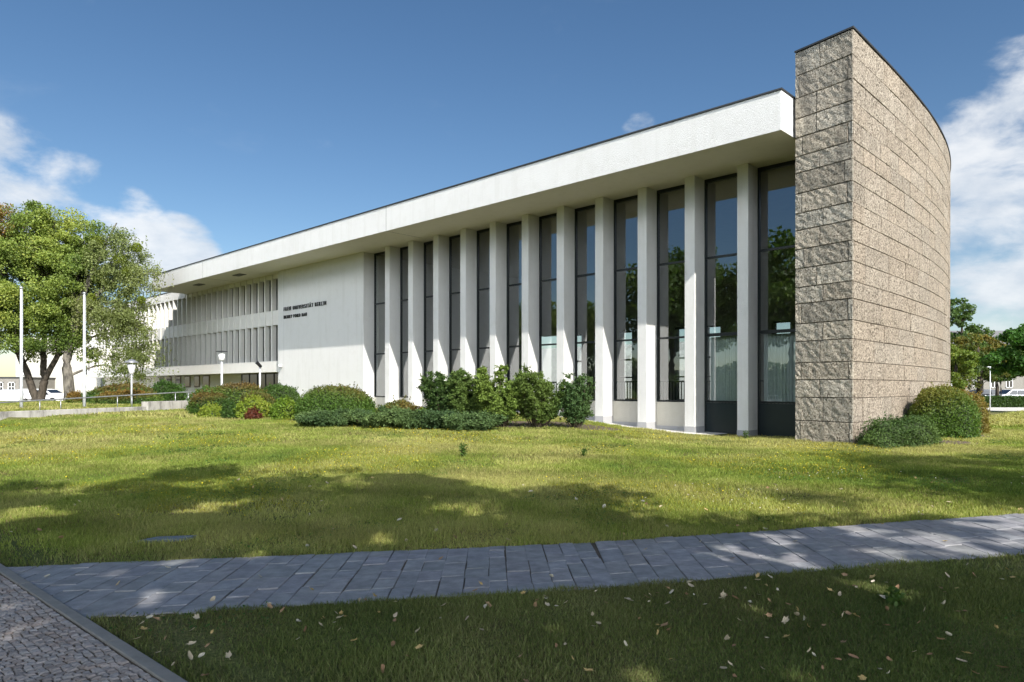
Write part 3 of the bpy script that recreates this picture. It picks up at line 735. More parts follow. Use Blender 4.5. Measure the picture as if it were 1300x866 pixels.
def tree(name, base, trunks, blobs, nclump, clump_r, leaves, lsize, cols, label, cat, group=None, bark='bark', trunk_r=.3, sparse=.0, hang=0, seed=1, cf=.5, tipcols=None, shell=.55):
    """trunks: list of [(dx,dy,z,r)...] polylines from the base; blobs: crown ellipsoids (x,y,z,rx,ry,rz) relative to the base"""
    global rng
    rng = np.random.default_rng(seed); random.seed(seed)
    root = empty(name, base); tag(root, label, cat, group)
    mb = MB(); nodes = []
    for tr in trunks:
        pts = [Vector(p[:3]) for p in tr]; rr = [p[3] for p in tr]; P = []; RR = []
        for i in range(len(pts) - 1):
            for k in range(5):
                t = k / 5; q = pts[i].lerp(pts[i + 1], t); q += Vector((random.gauss(0, .03), random.gauss(0, .03), 0)) * (pts[i + 1] - pts[i]).length * .25
                P.append(q); RR.append(rr[i] + (rr[i + 1] - rr[i]) * t)
        P.append(pts[-1]); RR.append(rr[-1])
        if tr[0][2] <= .01: RR[0] *= 1.35
        mb.tube(P, RR, 9, cap=False); nodes += [(q, r) for q, r in zip(P, RR) if q.z > 1.2]
    vols = np.array([b[3] * b[4] * b[5] for b in blobs]); pr = vols / vols.sum()
    cents = []
    for _ in range(nclump):
        b = blobs[rng.choice(len(blobs), p=pr)]; d = unit(rng.normal(size=3)); rad = rng.uniform(shell ** 3, 1) ** (1 / 3) * rng.uniform(.82, 1.07)
        cents.append((b[0] + d[0] * b[3] * rad, b[1] + d[1] * b[4] * rad, b[2] + d[2] * b[5] * rad))
    cents = np.array(cents)
    # first order limbs to every 6th clump, finer branches from those
    order = list(range(nclump)); random.shuffle(order); n1 = max(6, nclump // 7)
    for j, i in enumerate(order):
        c = Vector(cents[i]); best = min(nodes, key=lambda q: (q[0] - c).length + max(0, q[0].z - c.z + .3) * 1.6)
        r0 = min(best[1] * .6, .10 if j < n1 else .035); r0 = max(r0, .015)
        pts = limb(mb, best[0], c, r0, .008, 5 if j < n1 else 4, .10, 5)
        nodes += [(p, r0 * (1 - k / 6)) for k, p in enumerate(pts[1:], 1)]
    mb.build('trunk', M[bark], root, smooth=True, fix=False)
    # leaves
    per = rng.integers(int(leaves * .5), int(leaves * 1.5), nclump); idx = np.repeat(np.arange(nclump), per); n = len(idx)
    cr = (clump_r * rng.uniform(.6, 1.25, nclump))[idx]; d = unit(rng.normal(size=(n, 3))); rad = rng.uniform(0, 1, n) ** .42
    P = cents[idx] + d * (cr * rad)[:, None] * np.array([1, 1, .72])
    if hang > 0:   # strands of hanging leaves
        ns = int(n * .5); st = rng.integers(0, nclump * 16, ns); sx = np.random.default_rng(seed + 5).normal(0, clump_r * .75, (nclump * 16, 3)); ln = np.random.default_rng(seed + 6).uniform(.3, 1, nclump * 16) * hang
        P[:ns] = cents[st // 16] + sx[st] * np.array([1, 1, .5]); dr = rng.uniform(0, 1, ns) * ln[st]; P[:ns, 2] -= dr
        P[:ns, :2] += rng.normal(0, .03, (ns, 2))
    P = P[P[:, 2] > .5]
    if name == 'street_tree' and seed < 90:      # leaves cut out along the sun ray so flecks fall on set spots
        G = P[:, :2] + np.array(base)[None, :2] - np.array([sd.x, sd.y])[None] / sd.z * P[:, 2:3]
        gap = np.zeros(len(P), bool)
        for gx, gy, gr in FLECK_GAPS:
            dx, dy = G[:, 0] - gx, G[:, 1] - gy; wob = 1 + .35 * np.sin(np.arctan2(dy, dx) * 3 + gx * 7) ; gap |= np.hypot(dx, dy * .7) < gr * wob
        P = P[~gap]
    n = len(P)
    out = unit(P - cents.mean(0)); col = palette(P, cols, cf, seed)
    if tipcols is not None:
        ax, lo, hi, tc = tipcols; v = P @ np.array(ax); m = sm(lo, hi, v + rng.normal(0, .5, n) + vnoise(P, 1.0, seed + 3) * .8)[:, None]
        col = col * (1 - m) + palette(P, tc, 1.1, seed + 9) * m
    W = P + np.array(base)
    leafmesh('crown', W, lsize, col, M['leaf'], root, .36, out, .55, .25)
    return root

def mound(name, x, y, rx, ry, rz_top, cols, label, cat='bush', leaf=.05, n=9000, rot=0, lumps=.10, seed=1, tip=None, cf=1.5, flat=2.6, group=None, mat='leaf', wr=.42, z0=None, fuzz=.05):
    """clipped or loose rounded shrub, an uneven shell of leaves around a twiggy core"""
    global rng
    rng = np.random.default_rng(seed); random.seed(seed); z = tz(x, y) if z0 is None else z0
    root = empty(name, (x, y, z)); tag(root, label, cat, group)
    H = rz_top - z; d = unit(rng.normal(size=(n, 3))); d[:, 2] = np.abs(d[:, 2]) * 1.0 - .12
    # superellipsoid radius
    e = flat; rr = (np.abs(d[:, 0]) ** e + np.abs(d[:, 1]) ** e + np.abs(d[:, 2]) ** e) ** (-1 / e)
    q = d * rr[:, None]; sc3 = np.array([rx, ry, H])
    lum = 1 + lumps * vnoise(q * sc3, 2.6, seed) + lumps * .5 * vnoise(q * sc3, 6.5, seed + 2)
    depth = 1 - np.abs(rng.normal(0, fuzz, n)) * 2.2 + rng.normal(0, fuzz * .5, n)
    P = q * sc3 * (lum * depth)[:, None]; P[:, 2] = np.maximum(P[:, 2], .02)
    c, s = math.cos(rot), math.sin(rot); o = unit(q / sc3); 
    RM = np.array([[c, -s, 0], [s, c, 0], [0, 0, 1]]); P2 = P @ RM.T; o = o @ RM.T
    col = palette(P, cols, cf, seed)
    if tip is not None:
        zlo, zhi, tc = tip; m = sm(zlo * H, zhi * H, P[:, 2] + rng.normal(0, .06 * H, n) + .22 * H * vnoise(P, 1.6, seed + 4))[:, None]; col = col * (1 - m) + palette(P, tc, 2, seed + 8) * m
    # stray shoots standing out of the outline
    ks = rng.integers(0, n, 70 + int(rx * 40)); kk = np.repeat(ks, 9); u = rng.uniform(0, 1, (len(kk), 1)) * np.repeat(rng.uniform(.05, .20, (len(ks), 1)), 9, 0)
    up_ = o[kk] * .7 + np.array([0, 0, .6]); Ps = P2[kk] + up_ * u + rng.normal(0, .012, (len(kk), 3)); P2 = np.concatenate([P2, Ps]); o = np.concatenate([o, o[kk]]); col = np.concatenate([col, col[kk] * 1.12])
    leafmesh('foliage', P2 + np.array([x, y, z]), leaf, col, M[mat], root, wr, o, .75, 0)
    # twiggy core following the same lumpy shape
    bm = bmesh.new(); bmesh.ops.create_icosphere(bm, subdivisions=3, radius=1); me = bpy.data.meshes.new('stems')
    cv = np.array([v.co for v in bm.verts]); cr = (np.abs(cv) ** e).sum(1) ** (-1 / e); cq = cv * cr[:, None]
    l2 = 1 + lumps * vnoise(cq * sc3, 2.6, seed) + lumps * .5 * vnoise(cq * sc3, 6.5, seed + 2); cp = cq * sc3 * (l2 * .84)[:, None]; cp[:, 2] = np.maximum(cp[:, 2], -.05); cp = cp @ RM.T
    for v, p in zip(bm.verts, cp): v.co = p
    bm.to_mesh(me); bm.free(); link('stems', me, M['bushcore'], root)
    return root
M['bushcore'] = simple('inner_twigs', (.03, .045, .015), .95, var=.5, vs=14)

def px2(x, d): return (x - 650) / F * d
def pm(name, x0, x1, ytop, d, cols, label, ry=None, **kw):
    X = px2((x0 + x1) / 2, d); rx = (x1 - x0) / 2 / F * d; return mound(name, X, d, rx, ry or rx * .8, CH - (ytop - 492) / F * d, cols, label, **kw)
RED = [(.15, .10, .035), (.17, .13, .035), (.10, .13, .03)]
YG = [(.12, .20, .02), (.20, .27, .03), (.26, .28, .04)]
DG = [(.03, .065, .014), (.05, .10, .02), (.08, .14, .03)]
MG = [(.045, .10, .016), (.08, .155, .025), (.12, .19, .035)]
JU = [(.045, .085, .03), (.08, .13, .04), (.13, .19, .06)]
# left cluster
pm('hedge_mound', 240, 352, 489, 33.5, MG, 'long clipped green mound with rust tinted top, left of the black spotlight post', ry=1.1, seed=11, tip=(.7, 1.1, RED), n=15000, leaf=.07)
pm('hedge_mound', 330, 381, 488, 34.5, DG, 'rounded dark green mound against the foot of the lettered white wall', ry=1.0, seed=12, n=8000, leaf=.07)
pm('hedge_mound', 303, 350, 496, 31, MG, 'small rust topped mound between the yellow green shrubs and the spotlight post', ry=.7, seed=13, tip=(.2, .8, RED), n=8000, leaf=.06)
pm('hedge_mound', 245, 296, 498, 30.5, MG, 'rounded red tinged mound at the right end of the low concrete wall', ry=.9, seed=14, tip=(.35, .95, RED), n=9000, leaf=.06)
pm('golden_shrub', 296, 345, 507, 28.0, YG, 'loose yellow green shrub in front of the small rust topped mound', ry=.8, seed=15, lumps=.2, fuzz=.10, n=7000, leaf=.07, flat=2)
pm('golden_shrub', 335, 384, 504, 27.6, YG, 'bright yellow green shrub touching the big round clipped bush', ry=.8, seed=16, lumps=.2, fuzz=.10, n=7000, leaf=.07, flat=2)
pm('golden_shrub', 254, 284, 514, 28.4, YG, 'smallest yellow green shrub, low in front of the red tinged mound', ry=.5, seed=17, lumps=.2, fuzz=.10, n=3500, leaf=.06, flat=2)
pm('dark_shrub', 282, 306, 511, 27.7, DG, 'small dark glossy shrub between two yellow green shrubs', ry=.4, seed=18, lumps=.2, n=2600, leaf=.07, flat=2)
pm('red_shrub', 312, 332, 518, 26.9, [(.12, .035, .02), (.09, .07, .022), (.06, .10, .02)], 'tiny red leaved shrub under the yellow green shrubs', ry=.35, seed=19, n=1500, leaf=.07, flat=2, lumps=.2)
pm('clipped_bush', 378, 478, 491, 26.6, MG, 'big round clipped bush with a bronze tinged top in front of the white wall', ry=1.35, seed=21, tip=(.72, 1.1, RED), n=26000, leaf=.055, lumps=.045)
pm('orange_shrub', 466, 542, 508, 26.5, [(.08, .12, .025), (.15, .13, .03), (.22, .16, .04)], 'orange green low shrub right of the big round clipped bush', ry=.8, seed=22, n=9000, leaf=.07, lumps=.16, fuzz=.1, flat=2)
pm('golden_shrub', 522, 572, 513, 24.6, YG, 'lime green shrub in front of the dark yews', ry=.6, seed=23, n=6000, leaf=.06, lumps=.22, fuzz=.12, flat=2)
# yews: loose upright shrubs with visible stems
def yew(x, d, hw, top, cols, label, seed, n=16000, lean=0, name='yew_shrub', group='yew shrubs in front of the fins', low=False):
    global rng
    rng = np.random.default_rng(seed); random.seed(seed); X = px2(x, d); z = tz(X, d); H = CH - (top - 492) / F * d - z; w = hw / F * d
    root = empty(name, (X, d, z)); tag(root, label, 'shrub', group); w *= 1.06; mb = MB(); P = []; A = []
    ns = 40
    for k in range(ns):
        a = random.uniform(0, 6.28); r = w * random.random() ** .4; tip = Vector((math.cos(a) * r + lean, math.sin(a) * r * .8, H * random.uniform(.35, 1.0) * (1 - .2 * (r / w) ** 2)))
        b = Vector((math.cos(a) * r * .3, math.sin(a) * r * .25, 0)); pts = limb(mb, b, tip, .018, .005, 4, .10, 6)
        for j in range(1, 7):
            c = pts[j]
            if j < 2 and not low: continue
            m = int(2 * n / ns / 5 * random.uniform(.6, 1.4)); 
            for q in range(7):   # feathery side sprays
                dr = np.array(Vector((random.gauss(0, 1), random.gauss(0, 1), random.gauss(.35, .5))).normalized()); L_ = random.uniform(.15, .40) * (1.1 - j * .09)
                u = rng.uniform(0, 1, m // 7 + 1); pp = np.array(c) + dr * (u * L_)[:, None] + rng.normal(0, .028, (len(u), 3)); P.append(pp); A.append(np.repeat(dr[None], len(u), 0))
    mb.build('stems', M['twig'], root, fix=False); P = np.concatenate(P); A = np.concatenate(A); P[:, 2] = np.maximum(P[:, 2], .06)
    leafmesh('foliage', P + np.array([X, d, z]), .075, palette(P, cols, 1.8, seed), M['needle'], root, .24, unit(P * np.array([1, 1, .4])), .5, 0, A)
Y1 = [(.03, .065, .015), (.06, .105, .022), (.10, .155, .032)]; Y2 = [(.05, .10, .018), (.09, .15, .025), (.14, .20, .035)]
for i, (xc, hw, t, d, lab) in enumerate(((424, 44, 523, 23.9, 'spreading juniper mat at the foot of the big round clipped bush'), (482, 42, 519, 23.5, 'spreading juniper mat below the orange green shrub'),
                                (540, 42, 521, 22.9, 'spreading juniper mat below the lime green shrub'), (598, 38, 526, 22.3, 'spreading juniper mat at the foot of the leftmost yew'))):
    yew(xc, d, hw, t, JU, lab, 31 + i, 13000, name='juniper', group='junipers in front of the bed', low=True)
yew(566, 24.6, 32, 467, Y1, 'dark green yew at the left end of the row before the fins', 41, 17000)
yew(598, 24.2, 30, 464, Y1, 'dark bushy yew second from the left in the row before the fins', 42, 17000)
yew(634, 23.6, 34, 460, Y2, 'tallest and yellowest green yew in the row before the fins', 43, 18000)
yew(684, 23.4, 34, 463, [(.04, .08, .017), (.07, .115, .022), (.105, .155, .03)], 'wide mid green yew with bare stems, left of the last small yew', 44, 17000)
yew(732, 23.2, 21, 474, [(.03, .07, .022), (.05, .10, .03), (.08, .13, .035)], 'narrow yew at the right end of the row before the fins', 45, 11000)
# shrubs at the stone wall
mound('spreading_yew', 11.0, 19.95, 1.95, .85, .82, Y1, 'low spreading dark yew at the foot of the stone wall', 'shrub', leaf=.07, n=26000, rot=R(42), lumps=.2, fuzz=.12, seed=51, mat='needle', wr=.2, flat=2)
mound('clipped_bush', 13.85, 22.9, .98, .95, 1.60, MG, 'round clipped bush with olive green leaves beside the stone wall', 'bush', leaf=.055, n=20000, lumps=.09, seed=52, tip=(.3, 1.1, [(.17, .17, .03), (.22, .16, .035)]))
mound('clipped_bush', 15.6, 25.0, 1.0, 1.1, 1.55, [(.15, .15, .03), (.20, .16, .035), (.22, .13, .035)], 'orange brown clipped bush behind the round olive bush', 'bush', leaf=.055, n=16000, lumps=.05, seed=53)
# distant left shrubs, on the raised lawn behind the railing
pm('hedge_mound', 104, 205, 489, 43, MG, 'wide rust tipped mound below the drooping birch', ry=1.6, seed=61, tip=(.4, 1.0, RED), n=12000, leaf=.09)
pm('hedge_mound', 118, 203, 496, 40, MG, 'low orange tinged mound just behind the railing beside the globe lamp', ry=1.0, seed=62, tip=(.1, .9, [(.22, .11, .03), (.2, .14, .03)]), n=9000, leaf=.08)
pm('hedge_mound', 86, 103, 498, 42, MG, 'small square orange mound right of the right flagpole trunk', ry=.45, seed=63, tip=(.0, .8, [(.22, .12, .03), (.2, .14, .03)]), n=2500, leaf=.08)
pm('loose_shrub', 184, 236, 484, 45, MG, 'loose green shrub below the white louvred wing', ry=1.3, seed=64, lumps=.2, fuzz=.12, n=9000, leaf=.10, flat=2)

# ------------------------------------------------------------------ trees
def at(x, d, z=None): X = px2(x, d); return (X, d, tz(X, d) if z is None else z)
OR = [(.30, .11, .03), (.32, .16, .05), (.20, .16, .04)]
TG = [(.09, .145, .03), (.16, .225, .045), (.25, .31, .065), (.33, .36, .075)]
b = at(47, 50); s50 = 50 / F
tree('lime_tree', b, [[(0, 0, 0, .27), (-.9, .2, 2.2, .22), (-2.2, .5, 5.0, .2), (-2.8, .5, 9, .12), (-2.8, .3, 12.5, .04)], [(.2, 0, 0, .28), (.5, 0, 1.5, .24), (.3, .2, 4, .17), (.6, .3, 8, .14), (.4, 0, 12, .05)],
                     [(.4, 0, 1.3, .2), (1.6, -.2, 3.4, .17), (2.6, -.3, 6.0, .15), (3.0, 0, 9.5, .07)]],
     [(-.3, 0, 8.0, 5.0, 4.2, 4.6), (-2.6, 0, 9.0, 3.6, 3.2, 4.6), (2.6, 0, 8.0, 2.9, 3.0, 4.0), (.4, 0, 12.2, 2.4, 2.2, 2.0), (3.3, 0, 11.2, 1.9, 1.6, 2.2), (-3.8, 0, 5.0, 2.6, 2.4, 1.8), (1.2, -1, 4.8, 3.2, 2.4, 1.5), (-3.6, -1, 3.6, 2.4, 2.0, 1.2), (3.2, -.5, 3.7, 1.3, 1.4, 1.1), (-1.0, -1.6, 3.9, 2.2, 1.2, .9), (-2.8, 0, 12.4, 1.8, 1.8, 2.2), (1.2, 0, 12.6, 1.5, 1.5, 2.0)],
     400, .78, 380, .145, TG, 'big leafy green tree with forking dark trunks behind the left flagpole', 'tree', seed=71, cf=.8,
     tipcols=((-.8, 0, .6), 8.5, 9.8, OR), shell=.35)
b = at(89, 49)
tree('birch_tree', b, [[(0, 0, 0, .36), (-.2, 0, 3, .29), (.5, .3, 7, .22), (2.2, .4, 11, .10), (3.0, .4, 12.5, .04)], [(.3, .2, 6, .16), (3.2, .2, 8.8, .08), (4.6, .2, 9.6, .04)]],
     [(3.0, .3, 10.2, 2.0, 1.9, 1.9), (4.3, .3, 8.2, 1.5, 1.6, 2.2), (2.4, .3, 7.0, 1.9, 1.8, 2.5), (3.6, .3, 5.2, 1.9, 1.6, 1.9), (5.0, .3, 3.6, 1.4, 1.4, 1.2), (3.2, .2, 3.0, 1.6, 1.4, 1.1), (4.2, .2, 2.2, 1.4, 1.2, .8)],
     185, .6, 270, .115, [(.15, .19, .06), (.21, .25, .085), (.27, .29, .11)], 'drooping birch with thin olive foliage left of the louvred wing', 'tree', bark='birchbark', seed=72, hang=2.0, cf=.8, shell=.3)
birch = [o for o in COL.objects if o.name == 'birch_tree'][0]
rng = np.random.default_rng(5)
for dx, dz, r in ((2.3, 11.0, .42), (5.0, 10.6, .34), (3.8, 9.8, .42), (4.3, 8.9, .36), (5.3, 7.0, .28), (1.9, 7.2, .3)):
    P = rng.normal(size=(420, 3)); P = unit(P) * (rng.uniform(.2, 1, (420, 1)) ** .4) * r; base = np.array(b) + np.array([dx - .1, -.5, dz])
    leafmesh('mistletoe', P + base, .11, palette(P, [(.13, .17, .02), (.2, .24, .03)], 3, 3), M['leaf'], birch, .3, unit(P), .3)
# right background
tree('round_tree', at(1240, 62, 0), [[(.3, 0, 0, .3), (.3, 0, 3, .24), (0, 0, 5.5, .1)]], [(-.2, 0, 4.3, 2.5, 2.0, 2.5), (1.1, 0, 4.0, 1.9, 1.6, 2.2), (-1.5, 0, 2.9, 1.3, 1.2, 1.6)], 75, .6, 170, .2,
     [(.05, .09, .018), (.10, .12, .025), (.16, .15, .03), (.22, .14, .03)], 'round olive brown tree beyond the curved stone wall', 'tree', 'trees beyond the stone wall', seed=73, cf=1.0, shell=.3)
tree('airy_tree', at(1214, 76, 0), [[(0, 0, 0, .3), (.3, 0, 5, .2), (.8, 0, 9.6, .06)]], [(.2, 0, 8.6, 2.0, 1.6, 2.6), (1.9, 0, 6.9, 2.2, 1.4, 2.0), (0, 0, 5.0, 2.4, 1.6, 2.0), (2.3, 0, 10.3, .8, .6, .4)], 105, .55, 80, .26,
     [(.06, .11, .025), (.09, .15, .04)], 'tall airy tree with thin twigs rising beside the edge of the stone wall', 'tree', 'trees beyond the stone wall', seed=74, shell=.2)
tree('bright_tree', at(1213, 58, 0), [[(0, 0, 0, .2), (0, 0, 4, .1)]], [(-.3, 0, 3.3, 1.9, 1.6, 1.9)], 45, .55, 170, .18, [(.09, .15, .02), (.15, .20, .03), (.24, .2, .03)],
     'yellow green tree low against the edge of the stone wall', 'tree', 'trees beyond the stone wall', seed=75)
tree('young_tree', at(1271, 70, 0), [[(0, 0, 0, .1), (0, 0, 3.4, .05)]], [(0, 0, 3.3, 1.3, 1.2, 1.3)], 26, .45, 150, .16, [(.08, .14, .03), (.12, .19, .04)], 'small light green young tree before the grey building', 'tree', 'trees beyond the stone wall', seed=76)
tree('dense_tree', at(1266, 66, 0), [[(0, 0, 0, .2), (0, 0, 4, .1)]], [(0, 0, 4.0, 1.8, 1.6, 2.2), (1.6, 0, 3.6, 1.6, 1.4, 1.8)], 60, .55, 170, .2, [(.05, .10, .02), (.08, .14, .03), (.12, .17, .035)],
     'middle green tree between the round olive tree and the right edge', 'tree', 'trees beyond the stone wall', seed=79)
tree('chestnut_tree', at(1322, 44, 0), [[(0, 0, 0, .3), (-.1, 0, 3, .22), (0, 0, 5.2, .08)]], [(-.7, 0, 3.7, 2.7, 2.2, 1.7), (.4, 0, 4.6, 2.2, 1.6, 1.6)], 90, .55, 200, .2, [(.035, .10, .02), (.055, .15, .025), (.08, .18, .03)],
     'dark green broad leaved tree at the right edge of the lawn', 'tree', seed=77, shell=.3)
# trees of the street side: they shade the near lawn and are mirrored in the glass
def street_tree(x, y, h, r, seed, n=64, lab='', cr=1.0, leaves=130, ls=.26):
    zc = h * .66
    return tree('street_tree', (x, y, tz(x, y)), [[(0, 0, 0, .4), (.1, 0, h * .3, .3), (0, .1, h * .75, .1)]],
         [(0, 0, zc, r, r, h * .33), (r * .45, .2, zc - h * .1, r * .75, r * .75, h * .2), (-r * .45, -.3, zc - h * .06, r * .75, r * .7, h * .22)], n, cr, leaves, ls,
         [(.07, .13, .025), (.11, .18, .035), (.17, .22, .045)], lab, 'tree', 'street trees', seed=seed, shell=.25)
street_tree(3.0, -3.9, 15.0, 5.0, 81, 125, 'tall street tree whose crown shades the slate path and near lawn', leaves=210)
street_tree(-.2, -2.9, 12.2, 4.0, 82, 84, 'street tree shading the left end of the slate path', leaves=210)
street_tree(12.4, -4.5, 12.5, 4.6, 83, 26, 'street tree casting dappled shade on the right end of the path', leaves=210)
street_tree(15.8, 2.2, 12.6, 4.6, 84, 120, 'tree casting the shade band across the right of the lawn', leaves=150)
street_tree(7.0, -9.5, 17.5, 4.6, 85, 12, 'second row street tree behind the camera', leaves=210)
street_tree(5.3, -.2, 9.8, 2.7, 87, 34, 'small street tree shading the lawn just beyond the path', leaves=200)
street_tree(24.5, 6, 12, 4.2, 86, 66, 'tree shading the far right of the lawn', leaves=120)
for i, (x, y, h, r, lab) in enumerate(((-24, 9.0, 14.5, 5.8, 'tree mirrored in the window beside the stone wall'), (-21, -1.5, 13.5, 5.6, 'tree mirrored at the right edge of the glass by the stone wall'),
        (-27, 18.0, 13.6, 5.4, 'tree across the street mirrored in the third and fourth windows'), (-31, 27, 9.5, 4.6, 'lower tree mirrored in the middle windows'), (-38, 12, 14, 6, 'wide tree far across the street'))):
    street_tree(x, y, h, r, 90 + i, 120, lab, 1.4, 150, .36)

rng = np.random.default_rng(19)
hr = empty('horizon_screen', (-50, 10, 0)); tag(hr, 'unseen hedge added to hide the bright horizon from the hall glass', 'hedge')  # added out of view, keeps the bright horizon out of the reflections
n = 22000; P = np.stack([-50 + rng.normal(0, .5, n) + 1.2, rng.uniform(-45, 52, n), rng.uniform(0, 1, n)], 1); P[:, 2] = P[:, 2] ** .8 * (5.0 + 1.6 * vnoise(P * np.array([0, 1, 0]), .4, 9)); P[:, 2] = np.maximum(P[:, 2], .1)
leafmesh('foliage', P, .45, palette(P, [(.035, .07, .018), (.06, .10, .025), (.09, .13, .03)], .6, 4), M['leaf'], hr, .4)
mb = MB(); mb.box(-1.2, .6, -55, 42, 0, 3.6); mb.build('stems', M['bushcore'], hr)

# ------------------------------------------------------------------ low wall, railing, poles and lamps
def low_wall():
    mb = MB()
    def W(s, o): q = WA + wdir * s + wnrm * o; return (float(q[0]), float(q[1]))
    mb.hexa([W(-16, 0), W(7.6, 0), W(7.6, .3), W(-16, .3)], -.3, .70)
    o = mb.build('low_wall', M['concrete'], bevel=.015); tag(o, 'long low weathered concrete wall below the railing at the left lawn edge', 'wall')
    mb = MB(); mb.hexa([W(7.63, -.05), W(13.5, -.05), W(13.5, .28), W(7.63, .28)], -.3, .93)
    o = mb.build('low_wall', M['concrete'], bevel=.015); tag(o, 'short higher stretch of concrete wall ending at the clipped bushes', 'wall')
    r = empty('handrail', (*W(0, .5), .6)); tag(r, 'long grey steel handrail climbing behind the low concrete wall', 'railing')
    def hz(s): return .92 + max(0, min(1, (s + 2) / 13)) * .42
    mb = MB(); S_ = np.linspace(-16, 13.4, 24); mb.tube([(W(s, .6)[0] - r.location.x, W(s, .6)[1] - r.location.y, hz(s) + .02 - .6) for s in S_], .028, 8); mb.build('rail', M['steel'], r, smooth=True)
    for s in (-12, -11.2, -7, -6.2, -2, -1.2, 2.4, 3.4, 6.5, 7.4, 10.4, 11.4):
        q = W(s, .6); mb = MB(); zz = tz(*q) - .05; mb.tube([(q[0] - r.location.x, q[1] - r.location.y, zz - .6), (q[0] - r.location.x, q[1] - r.location.y, hz(s) - .6)], .02, 8); mb.build('post', M['steel'], r, smooth=True)
low_wall()
def flagpole(x, d, top, lab):
    X, Y, z = at(x, d); r = empty('flagpole', (X, Y, z)); tag(r, lab, 'flagpole', 'white flagpoles'); H = CH - (top - 492) / F * d - z
    mb = MB(); mb.tube([(0, 0, 0), (0, 0, .9), (0, 0, H)], [.075, .065, .045], 12); mb.build('pole', M['pole'], r, smooth=True)
    mb = MB(); mb.lathe([(0, .0), (.055, .01), (.075, .05), (.06, .10), (0, .13)], (0, 0, H), 12); mb.build('finial', M['steel'], r, smooth=True)
    mb = MB(); mb.lathe([(.0, .05), (.14, .04), (.15, .0)], (0, 0, 0), 14); mb.build('base_plate', M['steel'], r)
    mb = MB(); mb.tube([(.09, -.03, 1.0), (.09, -.03, H - .1)], .006, 4); mb.tube([(.05, -.03, 1.0), (.1, -.03, 1.0)], .012, 4); mb.build('halyard', M['steel'], r)
flagpole(27, 32, 367, 'white flagpole nearest the left edge of the picture')
flagpole(107, 33.5, 374, 'white flagpole in front of the birch trunk')
def lamp_globe(x, d, top, lab):
    X, Y, z = at(x, d); r = empty('street_lamp', (X, Y, z)); tag(r, lab, 'lamp'); H = CH - (top - 492) / F * d - z
    mb = MB(); mb.tube([(0, 0, 0), (0, 0, H - .75)], [.05, .035], 10); mb.build('pole', M['pole'], r, smooth=True)
    mb = MB(); mb.lathe([(.09, -.78), (.12, -.72), (.22, -.35), (.22, -.28), (0, -.27)], (0, 0, H), 14); mb.build('lamp_glass', M['lampglass'], r, smooth=True)
    mb = MB(); mb.lathe([(0, 0.0), (.1, -.02), (.36, -.16), (.37, -.20), (.2, -.22), (0, -.22)], (0, 0, H), 18); mb.build('lamp_shade', M['steel'], r, smooth=True)
M['lampglass'] = simple('opal_glass', (.75, .75, .73), .25)
lamp_globe(167, 38, 456, 'small mushroom headed lamp in front of the birch and its mounds')
def lamp_disc(x, d, top, lab):
    X, Y, z = at(x, d); r = empty('street_lamp', (X, Y, z)); tag(r, lab, 'lamp'); H = CH - (top - 492) / F * d - z
    mb = MB(); mb.tube([(0, 0, 0), (0, 0, H - .5)], [.06, .05], 10); mb.build('pole', M['pole'], r, smooth=True)
    mb = MB(); mb.lathe([(.07, -.50), (.15, -.46), (.17, -.12), (.0, -.1)], (0, 0, H), 14); mb.build('lamp_glass', M['lampglass'], r, smooth=True)
    mb = MB(); mb.lathe([(0, 0.03), (.28, .0), (.30, -.03), (0, -.035)], (0, 0, H), 20); mb.build('lamp_shade', M['coping'], r, smooth=False)
lamp_disc(281.5, 36.5, 446, 'lamp with flat dark disc top standing in front of the louvres')
X, Y, z = at(330, 35); sp = empty('spotlight_post', (X, Y, z)); tag(sp, 'white post carrying a small black spotlight beside the lettered wall', 'spotlight')
H = CH - (463 - 492) / F * 35 - z
mb = MB(); mb.tube([(0, 0, 0), (0, 0, H)], .045, 10); mb.build('pole', M['pole'], sp, smooth=True)
mb = MB(); mb.tube([(.08, -.05, H - .12), (-.10, -.2, H + .12)], [.07, .09], 10); mb.tube([(0, 0, H - .02), (.0, -.09, H)], .02, 6); mb.build('lamp_head', M['blackm'], sp)
X, Y, z = at(1257, 56, 0); lp = empty('street_lamp', (X, Y, z)); tag(lp, 'thin white street lamp post in front of the grey building on the right', 'lamp')
mb = MB(); mb.tube([(0, 0, 0), (0, 0, 3.2)], [.04, .028], 8); mb.build('pole', M['pole'], lp, smooth=True)
mb = MB(); mb.box(-.3, .05, -.05, .05, 3.2, 3.25); mb.build('lamp_head', M['pole'], lp, bevel=.02)
# small camera box on the wall corner by the entrance
q = FP(34.2 - .45, BF - .07); mb = MB(); mb.box(q[0] - .1, q[0] + .1, q[1] - .12, q[1] + .03, 2.9, 3.1); mb.box(q[0] - .04, q[0] + .04, q[1] - .3, q[1] - .121, 2.93, 3.0)
adopt(mb.build('wall_lamp', M['pole'], bevel=.01), block)

